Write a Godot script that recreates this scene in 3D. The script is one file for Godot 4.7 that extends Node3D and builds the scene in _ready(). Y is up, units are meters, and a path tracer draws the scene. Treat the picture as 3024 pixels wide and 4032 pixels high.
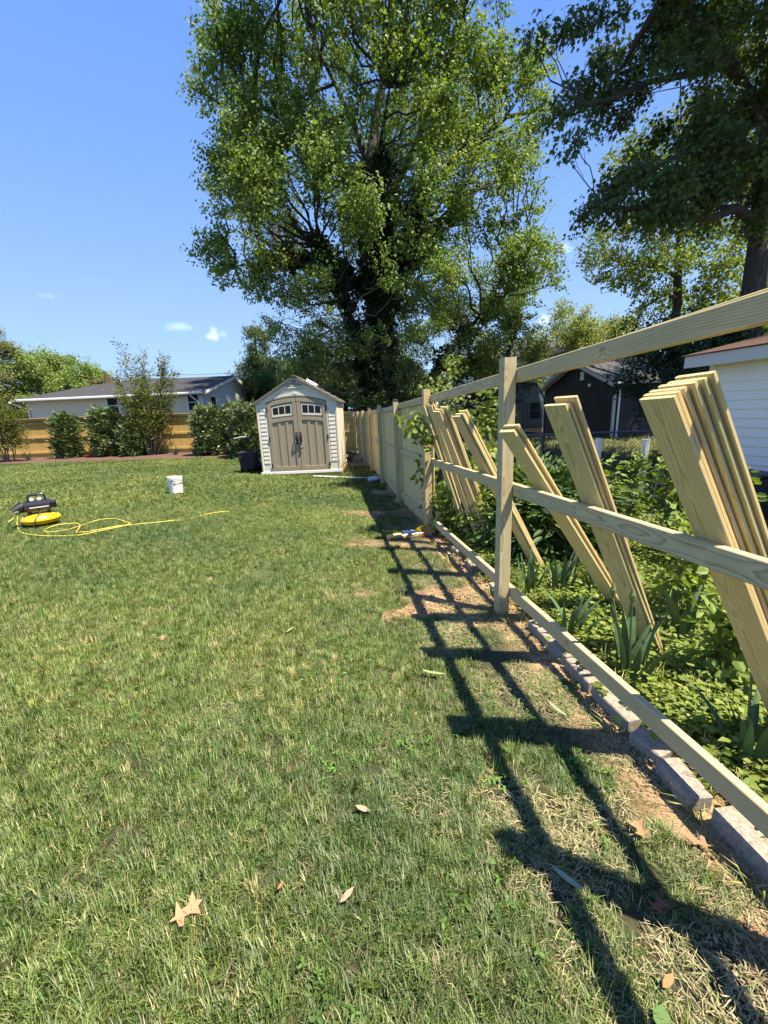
extends Node3D
# A back yard in May: lawn, a half-built picket fence, a resin shed, trees and neighbouring houses.

const EYE := Vector3(0, 1.51, 0)
var rng := RandomNumberGenerator.new()
var M := {}          # shared materials
var used := {}       # names taken at top level
var leafmesh := {}   # shared leaf sprays

# ------------------------------------------------------------------ mesh builder
class Mb:
	var v := PackedVector3Array()
	var n := PackedVector3Array()
	var t := PackedVector2Array()
	var c := PackedColorArray()
	var col := Color(1, 1, 1)
	var us := 1.0
	func tri3(a: Vector3, b: Vector3, d: Vector3, na: Vector3, nb: Vector3, nd: Vector3, ua := Vector2.ZERO, ub := Vector2.ZERO, ud := Vector2.ZERO) -> void:
		if (d - a).cross(b - a).dot(na + nb + nd) < 0.0:
			v.append_array([a, d, b]); n.append_array([na, nd, nb]); t.append_array([ua, ud, ub])
		else:
			v.append_array([a, b, d]); n.append_array([na, nb, nd]); t.append_array([ua, ub, ud])
		c.append_array([col, col, col])
	func tri(a: Vector3, b: Vector3, d: Vector3, ua := Vector2.ZERO, ub := Vector2.ZERO, ud := Vector2.ZERO) -> void:
		var nn := (d - a).cross(b - a).normalized()
		tri3(a, b, d, nn, nn, nn, ua, ub, ud)
	func quad(a: Vector3, b: Vector3, d: Vector3, e: Vector3, ua := Vector2(0, 0), ub := Vector2(1, 0), ud := Vector2(1, 1), ue := Vector2(0, 1)) -> void:
		tri(a, b, d, ua, ub, ud); tri(a, d, e, ua, ud, ue)
	func quadn(a: Vector3, b: Vector3, d: Vector3, e: Vector3, nn: Vector3, ua := Vector2(0, 0), ub := Vector2(1, 0), ud := Vector2(1, 1), ue := Vector2(0, 1)) -> void:
		tri3(a, b, d, nn, nn, nn, ua, ub, ud); tri3(a, d, e, nn, nn, nn, ua, ud, ue)
	# box with bevelled edges between two corners, in a frame
	func box(lo: Vector3, hi: Vector3, f := Transform3D.IDENTITY, bev := 0.0) -> void:
		var m := (lo + hi) * 0.5
		var h := (hi - lo) * 0.5
		bev = minf(bev, minf(h.x, minf(h.y, h.z)) * 0.9)
		for ax in 3:
			for s in [-1.0, 1.0]:
				var b := (ax + 1) % 3
				var d := (ax + 2) % 3
				var p := []
				for q in [[-1, -1], [1, -1], [1, 1], [-1, 1]]:
					var w := Vector3.ZERO
					w[ax] = s * h[ax]; w[b] = q[0] * (h[b] - bev); w[d] = q[1] * (h[d] - bev)
					p.append(f * (m + w))
				var nn := Vector3.ZERO
				nn[ax] = s
				nn = (f.basis * nn).normalized()
				var du := h[b] * 2.0 * us
				var dv := h[d] * 2.0 * us
				quadn(p[0], p[1], p[2], p[3], nn, Vector2(0, 0), Vector2(du, 0), Vector2(du, dv), Vector2(0, dv))
		if bev > 0.0:
			for ax in 3:
				var b := (ax + 1) % 3
				var d := (ax + 2) % 3
				for sb in [-1.0, 1.0]:
					for sd in [-1.0, 1.0]:
						var p := []
						for e in [[-1, 0], [1, 0], [1, 1], [-1, 1]]:
							var w := Vector3.ZERO
							w[ax] = e[0] * (h[ax] - bev)
							w[b] = sb * (h[b] - (bev if e[1] == 0 else 0.0))
							w[d] = sd * (h[d] - (bev if e[1] == 1 else 0.0))
							p.append(f * (m + w))
						var nn := Vector3.ZERO
						nn[b] = sb; nn[d] = sd
						quadn(p[0], p[1], p[2], p[3], (f.basis * nn).normalized())
			for sx in [-1.0, 1.0]:
				for sy in [-1.0, 1.0]:
					for sz in [-1.0, 1.0]:
						var s := Vector3(sx, sy, sz)
						var q := []
						for ax in 3:
							var w := Vector3.ZERO
							for k in 3:
								w[k] = s[k] * (h[k] if k == ax else h[k] - bev)
							q.append(f * (m + w))
						var nn := (f.basis * s).normalized()
						tri3(q[0], q[1], q[2], nn, nn, nn)
	func tube(p: Array, r: Array, sides := 6, cap := true, vs := 1.0) -> void:
		var rings := []
		var norms := []
		var up := Vector3(0.31, 0.17, 0.93)
		var along := 0.0
		var ls := []
		for i in p.size():
			var a: Vector3 = p[maxi(i - 1, 0)]
			var b: Vector3 = p[mini(i + 1, p.size() - 1)]
			var d := (b - a).normalized()
			if i > 0:
				along += (p[i] as Vector3).distance_to(p[i - 1])
			ls.append(along)
			var x := up.cross(d)
			if x.length() < 0.05:
				x = Vector3(0.9, 0.2, 0.1).cross(d)
			x = x.normalized()
			var y := d.cross(x).normalized()
			up = y.cross(x) if false else up
			var ring := []
			var nr := []
			for k in sides:
				var w := TAU * k / sides
				var o := x * cos(w) + y * sin(w)
				nr.append(o)
				ring.append(p[i] + o * r[i])
			rings.append(ring); norms.append(nr)
		for i in p.size() - 1:
			for k in sides:
				var k2 := (k + 1) % sides
				var u0 := float(k) / sides
				var u1 := float(k + 1) / sides
				var v0: float = ls[i] * vs
				var v1: float = ls[i + 1] * vs
				tri3(rings[i][k], rings[i][k2], rings[i + 1][k2], norms[i][k], norms[i][k2], norms[i + 1][k2], Vector2(u0, v0), Vector2(u1, v0), Vector2(u1, v1))
				tri3(rings[i][k], rings[i + 1][k2], rings[i + 1][k], norms[i][k], norms[i + 1][k2], norms[i + 1][k], Vector2(u0, v0), Vector2(u1, v1), Vector2(u0, v1))
		if cap:
			for e in [0, p.size() - 1]:
				var o: Vector3 = (p[0] - p[1]) if e == 0 else (p[e] - p[e - 1])
				o = o.normalized()
				for k in range(1, sides - 1):
					tri3(rings[e][0], rings[e][k], rings[e][k + 1], o, o, o)
	# profile of (radius, height) turned round y
	func lathe(prof: Array, sides := 24, f := Transform3D.IDENTITY) -> void:
		for i in prof.size() - 1:
			var a: Vector2 = prof[i]
			var b: Vector2 = prof[i + 1]
			if a.distance_to(b) < 1e-6:
				continue
			var sl := Vector2(b.y - a.y, a.x - b.x).normalized()
			for k in sides:
				var w0 := TAU * k / sides
				var w1 := TAU * (k + 1) / sides
				var q := []
				var nn := []
				for z in [[a, w0], [a, w1], [b, w1], [b, w0]]:
					q.append(f * Vector3(z[0].x * cos(z[1]), z[0].y, z[0].x * sin(z[1])))
					nn.append((f.basis * Vector3(sl.x * cos(z[1]), sl.y, sl.x * sin(z[1]))).normalized())
				var u0 := float(k) / sides
				var u1 := float(k + 1) / sides
				if a.x > 1e-5:
					tri3(q[0], q[1], q[2], nn[0], nn[1], nn[2], Vector2(u0, a.y), Vector2(u1, a.y), Vector2(u1, b.y))
				if b.x > 1e-5:
					tri3(q[0], q[2], q[3], nn[0], nn[2], nn[3], Vector2(u0, a.y), Vector2(u1, b.y), Vector2(u0, b.y))
	# outline in x,y given depth from z0 to z1
	func slab(poly: PackedVector2Array, z0: float, z1: float, f := Transform3D.IDENTITY) -> void:
		var ix := Geometry2D.triangulate_polygon(poly)
		for s in [[z0, -1.0], [z1, 1.0]]:
			var nn := (f.basis * Vector3(0, 0, s[1])).normalized()
			for k in range(0, ix.size(), 3):
				var q := []
				for j in 3:
					q.append(f * Vector3(poly[ix[k + j]].x, poly[ix[k + j]].y, s[0]))
				tri3(q[0], q[1], q[2], nn, nn, nn, poly[ix[k]] * us, poly[ix[k + 1]] * us, poly[ix[k + 2]] * us)
		var area := 0.0
		for i in poly.size():
			area += poly[i].cross(poly[(i + 1) % poly.size()])
		for i in poly.size():
			var a := poly[i]
			var b := poly[(i + 1) % poly.size()]
			var o := Vector2(b.y - a.y, a.x - b.x) * signf(area)
			quadn(f * Vector3(a.x, a.y, z0), f * Vector3(b.x, b.y, z0), f * Vector3(b.x, b.y, z1), f * Vector3(a.x, a.y, z1), (f.basis * Vector3(o.x, o.y, 0)).normalized(), Vector2(0, 0), Vector2(a.distance_to(b) * us, 0), Vector2(a.distance_to(b) * us, 0.1), Vector2(0, 0.1))
	func mesh(mat: Material = null) -> ArrayMesh:
		var arr := []
		arr.resize(Mesh.ARRAY_MAX)
		arr[Mesh.ARRAY_VERTEX] = v
		arr[Mesh.ARRAY_NORMAL] = n
		arr[Mesh.ARRAY_TEX_UV] = t
		arr[Mesh.ARRAY_COLOR] = c
		var m := ArrayMesh.new()
		m.add_surface_from_arrays(Mesh.PRIMITIVE_TRIANGLES, arr)
		if mat:
			m.surface_set_material(0, mat)
		return m

# ------------------------------------------------------------------ naming and tree helpers
func numbered(s: String) -> String:
	var k: int = used.get(s, 0)
	used[s] = k + 1
	return s if k == 0 else "%s_%03d" % [s, k]

func tag(o: Node, label: String, category: String, group := "") -> Node:
	o.set_meta("label", label); o.set_meta("category", category)
	if group != "":
		o.set_meta("group", group)
	return o

func thing(called: String, label: String, category: String, at := Vector3.ZERO, turn := 0.0, group := "") -> Node3D:
	var o := Node3D.new()
	o.name = numbered(called)
	add_child(o)
	o.position = at
	o.rotation.y = turn
	tag(o, label, category, group)
	return o

func part(parent: Node, called: String, mesh: Mesh, mat: Material = null, f := Transform3D.IDENTITY) -> MeshInstance3D:
	var o := MeshInstance3D.new()
	o.name = numbered(called) if parent == self else called
	o.mesh = mesh
	if mat:
		o.material_override = mat
	o.transform = f
	parent.add_child(o, true)
	return o

func pbox(parent: Node, called: String, mat: Material, lo: Vector3, hi: Vector3, bev := 0.0, f := Transform3D.IDENTITY) -> MeshInstance3D:
	var b := Mb.new()
	b.box(lo, hi, Transform3D.IDENTITY, bev)
	return part(parent, called, b.mesh(mat), null, f)

func pslab(parent: Node, called: String, mat: Material, poly: Array, z0: float, z1: float, f := Transform3D.IDENTITY) -> MeshInstance3D:
	var b := Mb.new()
	b.slab(PackedVector2Array(poly), z0, z1)
	return part(parent, called, b.mesh(mat), null, f)

func ptube(parent: Node, called: String, mat: Material, p: Array, r: Array, sides := 8) -> MeshInstance3D:
	var b := Mb.new()
	b.tube(p, r, sides)
	return part(parent, called, b.mesh(mat))

func structure(called: String, mesh: Mesh) -> MeshInstance3D:
	var o := part(self, called, mesh)
	o.set_meta("kind", "structure")
	return o

func copies(parent: Node, called: String, mesh: Mesh, xf: Array, cols: Array) -> MultiMeshInstance3D:
	var mm := MultiMesh.new()
	mm.transform_format = MultiMesh.TRANSFORM_3D
	mm.use_colors = true
	mm.mesh = mesh
	mm.instance_count = xf.size()
	for i in xf.size():
		mm.set_instance_transform(i, xf[i])
		mm.set_instance_color(i, cols[i])
	var o := MultiMeshInstance3D.new()
	o.name = numbered(called) if parent == self else called
	o.multimesh = mm
	parent.add_child(o, true)
	o.set_meta("kind", "stuff")
	return o

func rf(a: float, b: float) -> float:
	return rng.randf_range(a, b)

func rdir() -> Vector3:
	var z := rf(-1, 1)
	var w := rf(0, TAU)
	var s := sqrt(1 - z * z)
	return Vector3(s * cos(w), z, s * sin(w))

# ------------------------------------------------------------------ the lie of the land
func fy(z: float) -> float:      # along the fence
	if z > -7.7:
		return 0.03 * minf(z, 3.0)
	if z > -16.0:
		return -0.231 + 0.013 * (z + 7.7)
	return -0.339

func gy(x: float, z: float) -> float:
	var d := maxf(0.0, 1.2 - x)
	return fy(z) + 0.36 * (1.0 - exp(-0.19 * d))

const DIRT := [[0.3, -6.85, 0.42, 0.13], [0.75, -6.75, 0.5, 0.2], [0.42, -4.95, 0.32, 0.16], [0.85, -4.78, 0.35, 0.13], [0.85, -3.2, 0.36, 0.27], [0.5, -2.92, 0.3, 0.08], [0.2, -3.35, 0.2, 0.1], [1.02, -2.75, 0.3, 0.16], [0.75, -10.8, 0.4, 0.14], [0.1, -9.6, 0.2, 0.06], [1.05, -0.5, 0.35, 0.22], [0.85, -0.35, 0.25, 0.2], [1.1, -8.9, 0.2, 0.5], [1.0, -13.2, 0.25, 0.3], [0.9, -16.0, 0.6, 2.2]]
var noise_a := FastNoiseLite.new()

func dirt(x: float, z: float) -> float:
	var k := 0.0
	for d in DIRT:
		var a: float = (x - d[0]) / d[2]
		var b: float = (z - d[1]) / d[3]
		k = maxf(k, 1.3 * exp(-(a * a + b * b) * 0.9))
	k = maxf(k, clampf((x - 1.0) / 0.22, 0.0, 1.0) * 0.85)
	k += noise_a.get_noise_2d(x * 60.0, z * 60.0) * 0.35
	return k

const CLOUDS := [[-16.46, 10.54, 1.8, 0.55, 0.35], [-12.99, 9.95, 1.3, 0.7, 0.8], [-29.15, 12.68, 1.1, 0.4, 0.25], [26.0, 16.3, 2.6, 0.6, 0.3], [29.8, 16.5, 1.2, 0.7, 0.55], [29.2, 10.7, 1.2, 0.5, 0.5], [27.9, 9.7, 1.0, 0.8, 0.6], [60.0, 14.0, 3.0, 0.8, 0.5], [-70.0, 12.0, 2.5, 0.7, 0.5], [120.0, 16.0, 3.0, 0.9, 0.5], [-140.0, 13.0, 3.0, 0.8, 0.5]]

func _ready() -> void:
	# camera
	var cam := Camera3D.new()
	cam.name = "camera"
	add_child(cam)
	cam.position = EYE
	cam.rotation = Vector3(-0.239, -0.123, -0.044)
	cam.fov = 102.03
	cam.near = 0.05
	cam.far = 600.0
	cam.current = true
	# sky, exposure
	var env := Environment.new()
	var sky := Sky.new()
	var sm := ProceduralSkyMaterial.new()
	sm.sky_top_color = lin(0.060, 0.140, 0.385)
	sm.sky_horizon_color = lin(0.25, 0.37, 0.50)
	sm.sky_curve = 0.22
	sm.ground_bottom_color = lin(0.05, 0.055, 0.03)
	sm.ground_horizon_color = lin(0.12, 0.16, 0.17)
	sm.sky_cover = cloud_cover()
	sm.sky_cover_modulate = Color(1, 1, 1, 0.3)
	sm.sun_angle_max = 20.0
	sky.sky_material = sm
	env.background_mode = Environment.BG_SKY
	env.sky = sky
	env.tonemap_mode = Environment.TONE_MAPPER_LINEAR
	env.tonemap_exposure = 2.55
	env.sdfgi_enabled = true
	env.ssao_enabled = true
	env.ssil_enabled = true
	var we := WorldEnvironment.new()
	we.environment = env
	add_child(we)
	# sun, high over the viewer's right shoulder
	var sun := DirectionalLight3D.new()
	sun.name = "sun"
	add_child(sun)
	sun.look_at_from_position(Vector3(1, 2.55, 0.66) * 20.0, Vector3.ZERO)
	sun.light_color = Color(1.0, 0.95, 0.86)
	sun.light_energy = 1.6
	sun.light_angular_distance = 0.5
	sun.shadow_enabled = true

	rng.seed = 20240511
	noise_a.seed = 11
	noise_a.frequency = 0.05
	noise_a.fractal_octaves = 3
	make_materials()
	make_leaves()
	print("materials ", Time.get_ticks_msec())
	make_ground()
	print("ground ", Time.get_ticks_msec())
	make_left_house()
	make_right_side()
	make_fence()
	make_back_fence()
	make_shed()
	print("built ", Time.get_ticks_msec())
	make_trees()
	print("trees ", Time.get_ticks_msec())
	make_stacks()
	make_bucket()
	make_compressor()
	make_mower()
	make_litter()
	make_plants()
	print("plants ", Time.get_ticks_msec())
	make_lawn()
	print("lawn ", Time.get_ticks_msec())

# ------------------------------------------------------------------ materials
func lin(r: float, g: float, b: float) -> Color:
	return Color(r, g, b).linear_to_srgb()

func mat(r: float, g: float, b: float, rough := 0.8, metal := 0.0) -> StandardMaterial3D:
	var m := StandardMaterial3D.new()
	m.albedo_color = lin(r, g, b)
	m.roughness = rough
	m.metallic = metal
	return m

func vmat(rough := 0.6, back := 0.0) -> StandardMaterial3D:
	var m := StandardMaterial3D.new()
	m.vertex_color_use_as_albedo = true
	m.roughness = rough
	m.cull_mode = BaseMaterial3D.CULL_DISABLED
	if back > 0.0:
		m.backlight_enabled = true
		m.backlight = Color(back, back, back * 0.5)
	return m

# noise picture coloured by stops [at, linear colour]
func ntex(seed_: int, freq: float, size: int, stops: Array, oct := 5) -> ImageTexture:
	var f := FastNoiseLite.new()
	f.seed = seed_
	f.noise_type = FastNoiseLite.TYPE_SIMPLEX_SMOOTH
	f.frequency = freq
	f.fractal_octaves = oct
	f.fractal_gain = 0.6
	var im := f.get_seamless_image(size, size)
	var src := im.get_data()
	var lut := PackedByteArray()
	for i in 256:
		var x := i / 255.0
		var col: Color = stops[-1][1]
		for k in stops.size() - 1:
			if x <= stops[k + 1][0]:
				col = (stops[k][1] as Color).lerp(stops[k + 1][1], clampf((x - stops[k][0]) / (stops[k + 1][0] - stops[k][0]), 0, 1))
				break
		col = col.linear_to_srgb()
		lut.append_array([int(col.r * 255), int(col.g * 255), int(col.b * 255)])
	var out := PackedByteArray()
	out.resize(size * size * 3)
	var step := src.size() / (size * size)
	for i in size * size:
		var q := src[i * step] * 3
		out[i * 3] = lut[q]; out[i * 3 + 1] = lut[q + 1]; out[i * 3 + 2] = lut[q + 2]
	var o := Image.create_from_data(size, size, false, Image.FORMAT_RGB8, out)
	o.generate_mipmaps()
	return ImageTexture.create_from_image(o)

func tmat(tex: Texture2D, scale := 1.0, rough := 0.85, world := true) -> StandardMaterial3D:
	var m := StandardMaterial3D.new()
	m.albedo_texture = tex
	m.uv1_triplanar = true
	m.uv1_world_triplanar = world
	m.uv1_scale = Vector3.ONE * scale
	m.roughness = rough
	return m

# sawn pine: rows 0..0.70 flat sawn face, 0.70..0.95 edge, the rest end grain; the length runs along u (two metres)
func wood(seed_: int, early: Color, late: Color, knots: int, rough := 0.75) -> StandardMaterial3D:
	var w := 1024
	var h := 128
	var a := FastNoiseLite.new()
	a.seed = seed_; a.frequency = 1.0; a.fractal_octaves = 2
	var b := FastNoiseLite.new()
	b.seed = seed_ + 7; b.frequency = 1.0; b.fractal_octaves = 3
	var r := RandomNumberGenerator.new()
	r.seed = seed_
	var kn := []
	for i in knots:
		kn.append(Vector3(r.randf_range(0.1, 1.9), r.randf_range(0.02, 0.12), r.randf_range(0.006, 0.014)))
	var out := PackedByteArray()
	out.resize(w * h * 3)
	var off := r.randf_range(0, 50)
	var yc0 := r.randf_range(0.03, 0.11)
	for x in w:
		var s := x * 2.0 / w
		var ws := minf(s, 2.0 - s)      # mirrored so that the ends join
		var yc := yc0 + 0.05 * a.get_noise_2d(ws * 0.6, off)
		var dep := 0.012 + 0.075 * absf(a.get_noise_2d(ws * 0.75, off + 9.0)) + 0.012 * b.get_noise_2d(ws * 2.2, off)
		for y in h:
			var fv := float(y) / h
			var q := 0.0
			var dark := 0.0
			if fv < 0.70:
				var py := fv / 0.70 * 0.14
				var dy := py - yc
				var kp := 0.0
				for k in kn:
					var e := Vector2((s - k.x) * 0.55, py - k.y).length()
					if e < k.z * 5.0:
						var t2: float = 1.0 - e / (k.z * 5.0)
						kp += t2 * t2 * 0.05
						if e < k.z:
							dark = maxf(dark, 0.55 + 0.4 * sin(e * 1500.0))
				q = sqrt(dy * dy + dep * dep) + kp + 0.0025 * b.get_noise_2d(s * 3.0, py * 60.0 + off)
				q /= 0.0105
			elif fv < 0.95:
				var py := (fv - 0.70) / 0.25 * 0.04
				q = (py + 0.006 * a.get_noise_2d(ws * 1.2, off + 20.0)) / 0.006
			else:
				q = (sqrt((fv - 0.4) * (fv - 0.4) * 0.02 + pow(fmod(s * 8.0, 1.0) - 0.5, 2.0) * 0.03)) / 0.012
			var g := q - floorf(q)
			g = pow(g, 2.2) if g < 0.93 else (1.0 - g) / 0.07 * 0.8
			g = clampf(g * 0.85 + 0.10 * b.get_noise_2d(s * 8.0, fv * 190.0) + 0.10 * a.get_noise_2d(s * 1.5, fv * 4.0 + off), 0.0, 1.0)
			var cc := early.lerp(late, g)
			cc = cc.lerp(Color(0.16, 0.085, 0.035), clampf(dark, 0, 1) * 0.8).linear_to_srgb()
			var i := (y * w + x) * 3
			out[i] = int(clampf(cc.r, 0, 1) * 255); out[i + 1] = int(clampf(cc.g, 0, 1) * 255); out[i + 2] = int(clampf(cc.b, 0, 1) * 255)
	var im := Image.create_from_data(w, h, false, Image.FORMAT_RGB8, out)
	var m := StandardMaterial3D.new()
	m.albedo_texture = ImageTexture.create_from_image(im)
	m.roughness = rough
	m.metallic_specular = 0.3
	return m

# a sawn board standing on its lower end: length along y, width along x, thickness along z
func board(length: float, width: float, thick: float, u0: float, flip := false, square := false, bev := 0.003) -> ArrayMesh:
	var b := Mb.new()
	var hx := width / 2
	var hz := thick / 2
	var ring := [Vector2(-hx + bev, hz), Vector2(hx - bev, hz), Vector2(hx, hz - bev), Vector2(hx, -hz + bev), Vector2(hx - bev, -hz), Vector2(-hx + bev, -hz), Vector2(-hx, -hz + bev), Vector2(-hx, hz - bev)]
	var nor := [Vector3(0, 0, 1), Vector3(1, 0, 1), Vector3(1, 0, 0), Vector3(1, 0, -1), Vector3(0, 0, -1), Vector3(-1, 0, -1), Vector3(-1, 0, 0), Vector3(-1, 0, 1)]
	var wide := minf(0.69, 0.69 * width / 0.14)
	var u1 := u0 + length / 2.0
	for i in 8:
		var p: Vector2 = ring[i]
		var q: Vector2 = ring[(i + 1) % 8]
		var va := 0.0
		var vb := 0.0
		match i:
			0: va = 0.004; vb = wide
			1: va = wide; vb = 0.705 if not square else wide - 0.01
			2: va = 0.71; vb = 0.94
			3: va = 0.94; vb = 0.94
			4: va = wide; vb = 0.004
			5: va = 0.004; vb = 0.004
			6: va = 0.94; vb = 0.71
			7: va = 0.705; vb = 0.705
		if square and (i == 2 or i == 6):
			va = 0.05; vb = wide
		if flip and i % 4 == 0:
			var sw := va; va = vb; vb = sw
		var nn: Vector3 = nor[i].normalized()
		b.quadn(Vector3(p.x, 0, p.y), Vector3(q.x, 0, q.y), Vector3(q.x, length, q.y), Vector3(p.x, length, p.y), nn, Vector2(u0, va), Vector2(u0, vb), Vector2(u1, vb), Vector2(u1, va))
	for e in [0.0, length]:
		var nn := Vector3(0, -1 if e == 0.0 else 1, 0)
		for i in range(1, 7):
			var uv := []
			for k in [0, i, i + 1]:
				uv.append(Vector2(u0 + ring[k].x * 0.5, 0.965 + ring[k].y * 0.1))
			b.tri3(Vector3(ring[0].x, e, ring[0].y), Vector3(ring[i].x, e, ring[i].y), Vector3(ring[i + 1].x, e, ring[i + 1].y), nn, nn, nn, uv[0], uv[1], uv[2])
	return b.mesh()

# frame of a board: from a to b lies its length, face is roughly where its wide face looks
func lay(a: Vector3, b: Vector3, face: Vector3) -> Transform3D:
	var y := (b - a).normalized()
	var z := (face - y * face.dot(y)).normalized()
	return Transform3D(Basis(y.cross(z), y, z), a)

func make_materials() -> void:
	var early := Color(0.68, 0.555, 0.275)
	for i in 5:
		M["pine%d" % i] = wood(40 + i, [early, Color(0.64, 0.55, 0.28), Color(0.68, 0.54, 0.28), Color(0.60, 0.53, 0.265), Color(0.66, 0.53, 0.28)][i], [Color(0.40, 0.27, 0.10), Color(0.36, 0.28, 0.11), Color(0.41, 0.25, 0.10), Color(0.33, 0.25, 0.10), Color(0.38, 0.22, 0.10)][i], [1, 0, 2, 1, 3][i])
	M.post = wood(61, Color(0.58, 0.47, 0.25), Color(0.26, 0.165, 0.07), 2)
	M.post2 = wood(62, Color(0.54, 0.46, 0.27), Color(0.22, 0.165, 0.08), 1)
	M.rail = wood(63, Color(0.55, 0.47, 0.28), Color(0.24, 0.165, 0.08), 4)
	M.rail2 = wood(64, Color(0.57, 0.475, 0.27), Color(0.27, 0.18, 0.085), 3)
	M.stained = wood(71, Color(0.54, 0.375, 0.125), Color(0.43, 0.275, 0.08), 2)
	M.stained2 = wood(72, Color(0.59, 0.42, 0.15), Color(0.46, 0.30, 0.09), 1)
	M.soil = tmat(ntex(3, 0.07, 1024, [[0.0, Color(0.25, 0.2, 0.16)], [0.35, Color(0.6, 0.56, 0.5)], [0.6, Color(0.95, 0.93, 0.9)], [1.0, Color(1, 1, 1)]], 6), 1.3, 0.95)
	M.soil.vertex_color_use_as_albedo = true
	M.concrete = tmat(ntex(5, 0.06, 256, [[0.0, Color(0.15, 0.125, 0.10)], [0.5, Color(0.27, 0.235, 0.19)], [1.0, Color(0.40, 0.35, 0.29)]]), 3.0, 0.95)
	M.mulch = tmat(ntex(6, 0.08, 256, [[0.0, Color(0.03, 0.015, 0.01)], [0.5, Color(0.10, 0.05, 0.035)], [1.0, Color(0.22, 0.13, 0.10)]]), 1.5, 1.0)
	M.bark = tmat(ntex(7, 0.03, 256, [[0.0, Color(0.02, 0.018, 0.015)], [0.5, Color(0.055, 0.048, 0.041)], [1.0, Color(0.12, 0.107, 0.092)]]), 1.2, 0.95)
	M.bark.uv1_scale = Vector3(2.2, 0.5, 2.2)
	M.twig = mat(0.22, 0.18, 0.14, 0.9)
	M.stem = mat(0.13, 0.16, 0.05, 0.7)
	M.shingle = tmat(ntex(8, 0.05, 512, [[0.0, Color(0.02, 0.021, 0.024)], [0.5, Color(0.055, 0.056, 0.062)], [1.0, Color(0.11, 0.11, 0.12)]]), 0.6, 0.95)
	M.shingle_brown = tmat(ntex(9, 0.06, 256, [[0.0, Color(0.09, 0.05, 0.03)], [0.5, Color(0.20, 0.115, 0.075)], [1.0, Color(0.32, 0.21, 0.15)]]), 1.5, 0.95)
	M.siding = mat(0.74, 0.65, 0.47, 0.6)
	M.siding_white = mat(0.76, 0.77, 0.76, 0.55)
	M.siding_dark = mat(0.012, 0.012, 0.014, 0.55)
	M.trim = mat(0.78, 0.77, 0.74, 0.5)
	M.trim_grey = mat(0.50, 0.50, 0.49, 0.6)
	M.glass = mat(0.02, 0.022, 0.025, 0.12)
	M.glass.metallic_specular = 0.15
	M.resin = tmat(ntex(12, 0.02, 256, [[0.0, Color(0.60, 0.55, 0.44)], [0.5, Color(0.66, 0.61, 0.49)], [1.0, Color(0.70, 0.65, 0.53)]]), 1.0, 0.6)
	M.resin_louvre = tmat(ntex(13, 0.06, 256, [[0.0, Color(0.55, 0.51, 0.42)], [0.5, Color(0.64, 0.60, 0.50)], [1.0, Color(0.72, 0.69, 0.60)]]), 1.0, 0.6)
	M.taupe = tmat(ntex(14, 0.05, 256, [[0.0, Color(0.27, 0.225, 0.15)], [1.0, Color(0.32, 0.27, 0.185)]]), 1.0, 0.6)
	M.roof_resin = mat(0.14, 0.125, 0.105, 0.7)
	M.black = mat(0.012, 0.012, 0.013, 0.45)
	M.black_gloss = mat(0.02, 0.02, 0.022, 0.25)
	M.black_cloth = mat(0.016, 0.017, 0.017, 0.9)
	M.metal = mat(0.55, 0.55, 0.56, 0.35, 0.8)
	M.galv = mat(0.10, 0.105, 0.105, 0.6, 0.3)
	M.yellow = mat(0.80, 0.44, 0.015, 0.35)
	M.hose = mat(0.78, 0.60, 0.10, 0.5)
	M.white_plastic = mat(0.80, 0.79, 0.75, 0.45)
	M.inner_plastic = mat(0.66, 0.54, 0.36, 0.6)
	M.ink = mat(0.03, 0.035, 0.14, 0.6)
	M.ink_grey = mat(0.35, 0.36, 0.40, 0.6)
	M.red = mat(0.45, 0.03, 0.03, 0.4)
	M.green_toy = mat(0.06, 0.28, 0.16, 0.4)
	M.blue = mat(0.04, 0.10, 0.40, 0.4)
	M.pale_blue = mat(0.55, 0.62, 0.68, 0.4)
	M.brown_wood = mat(0.10, 0.055, 0.03, 0.85)
	M.pole = mat(0.14, 0.07, 0.045, 0.9)
	M.wire = mat(0.06, 0.06, 0.07, 0.6)
	M.green_cord = mat(0.16, 0.26, 0.08, 0.6)
	M.leaf = vmat(0.6, 0.9)
	M.leaf_gloss = vmat(0.34, 0.3)
	M.grass = vmat(0.5, 0.7)
	M.dry = vmat(0.85, 0.25)
	M.petal = vmat(0.6, 0.5)

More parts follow.
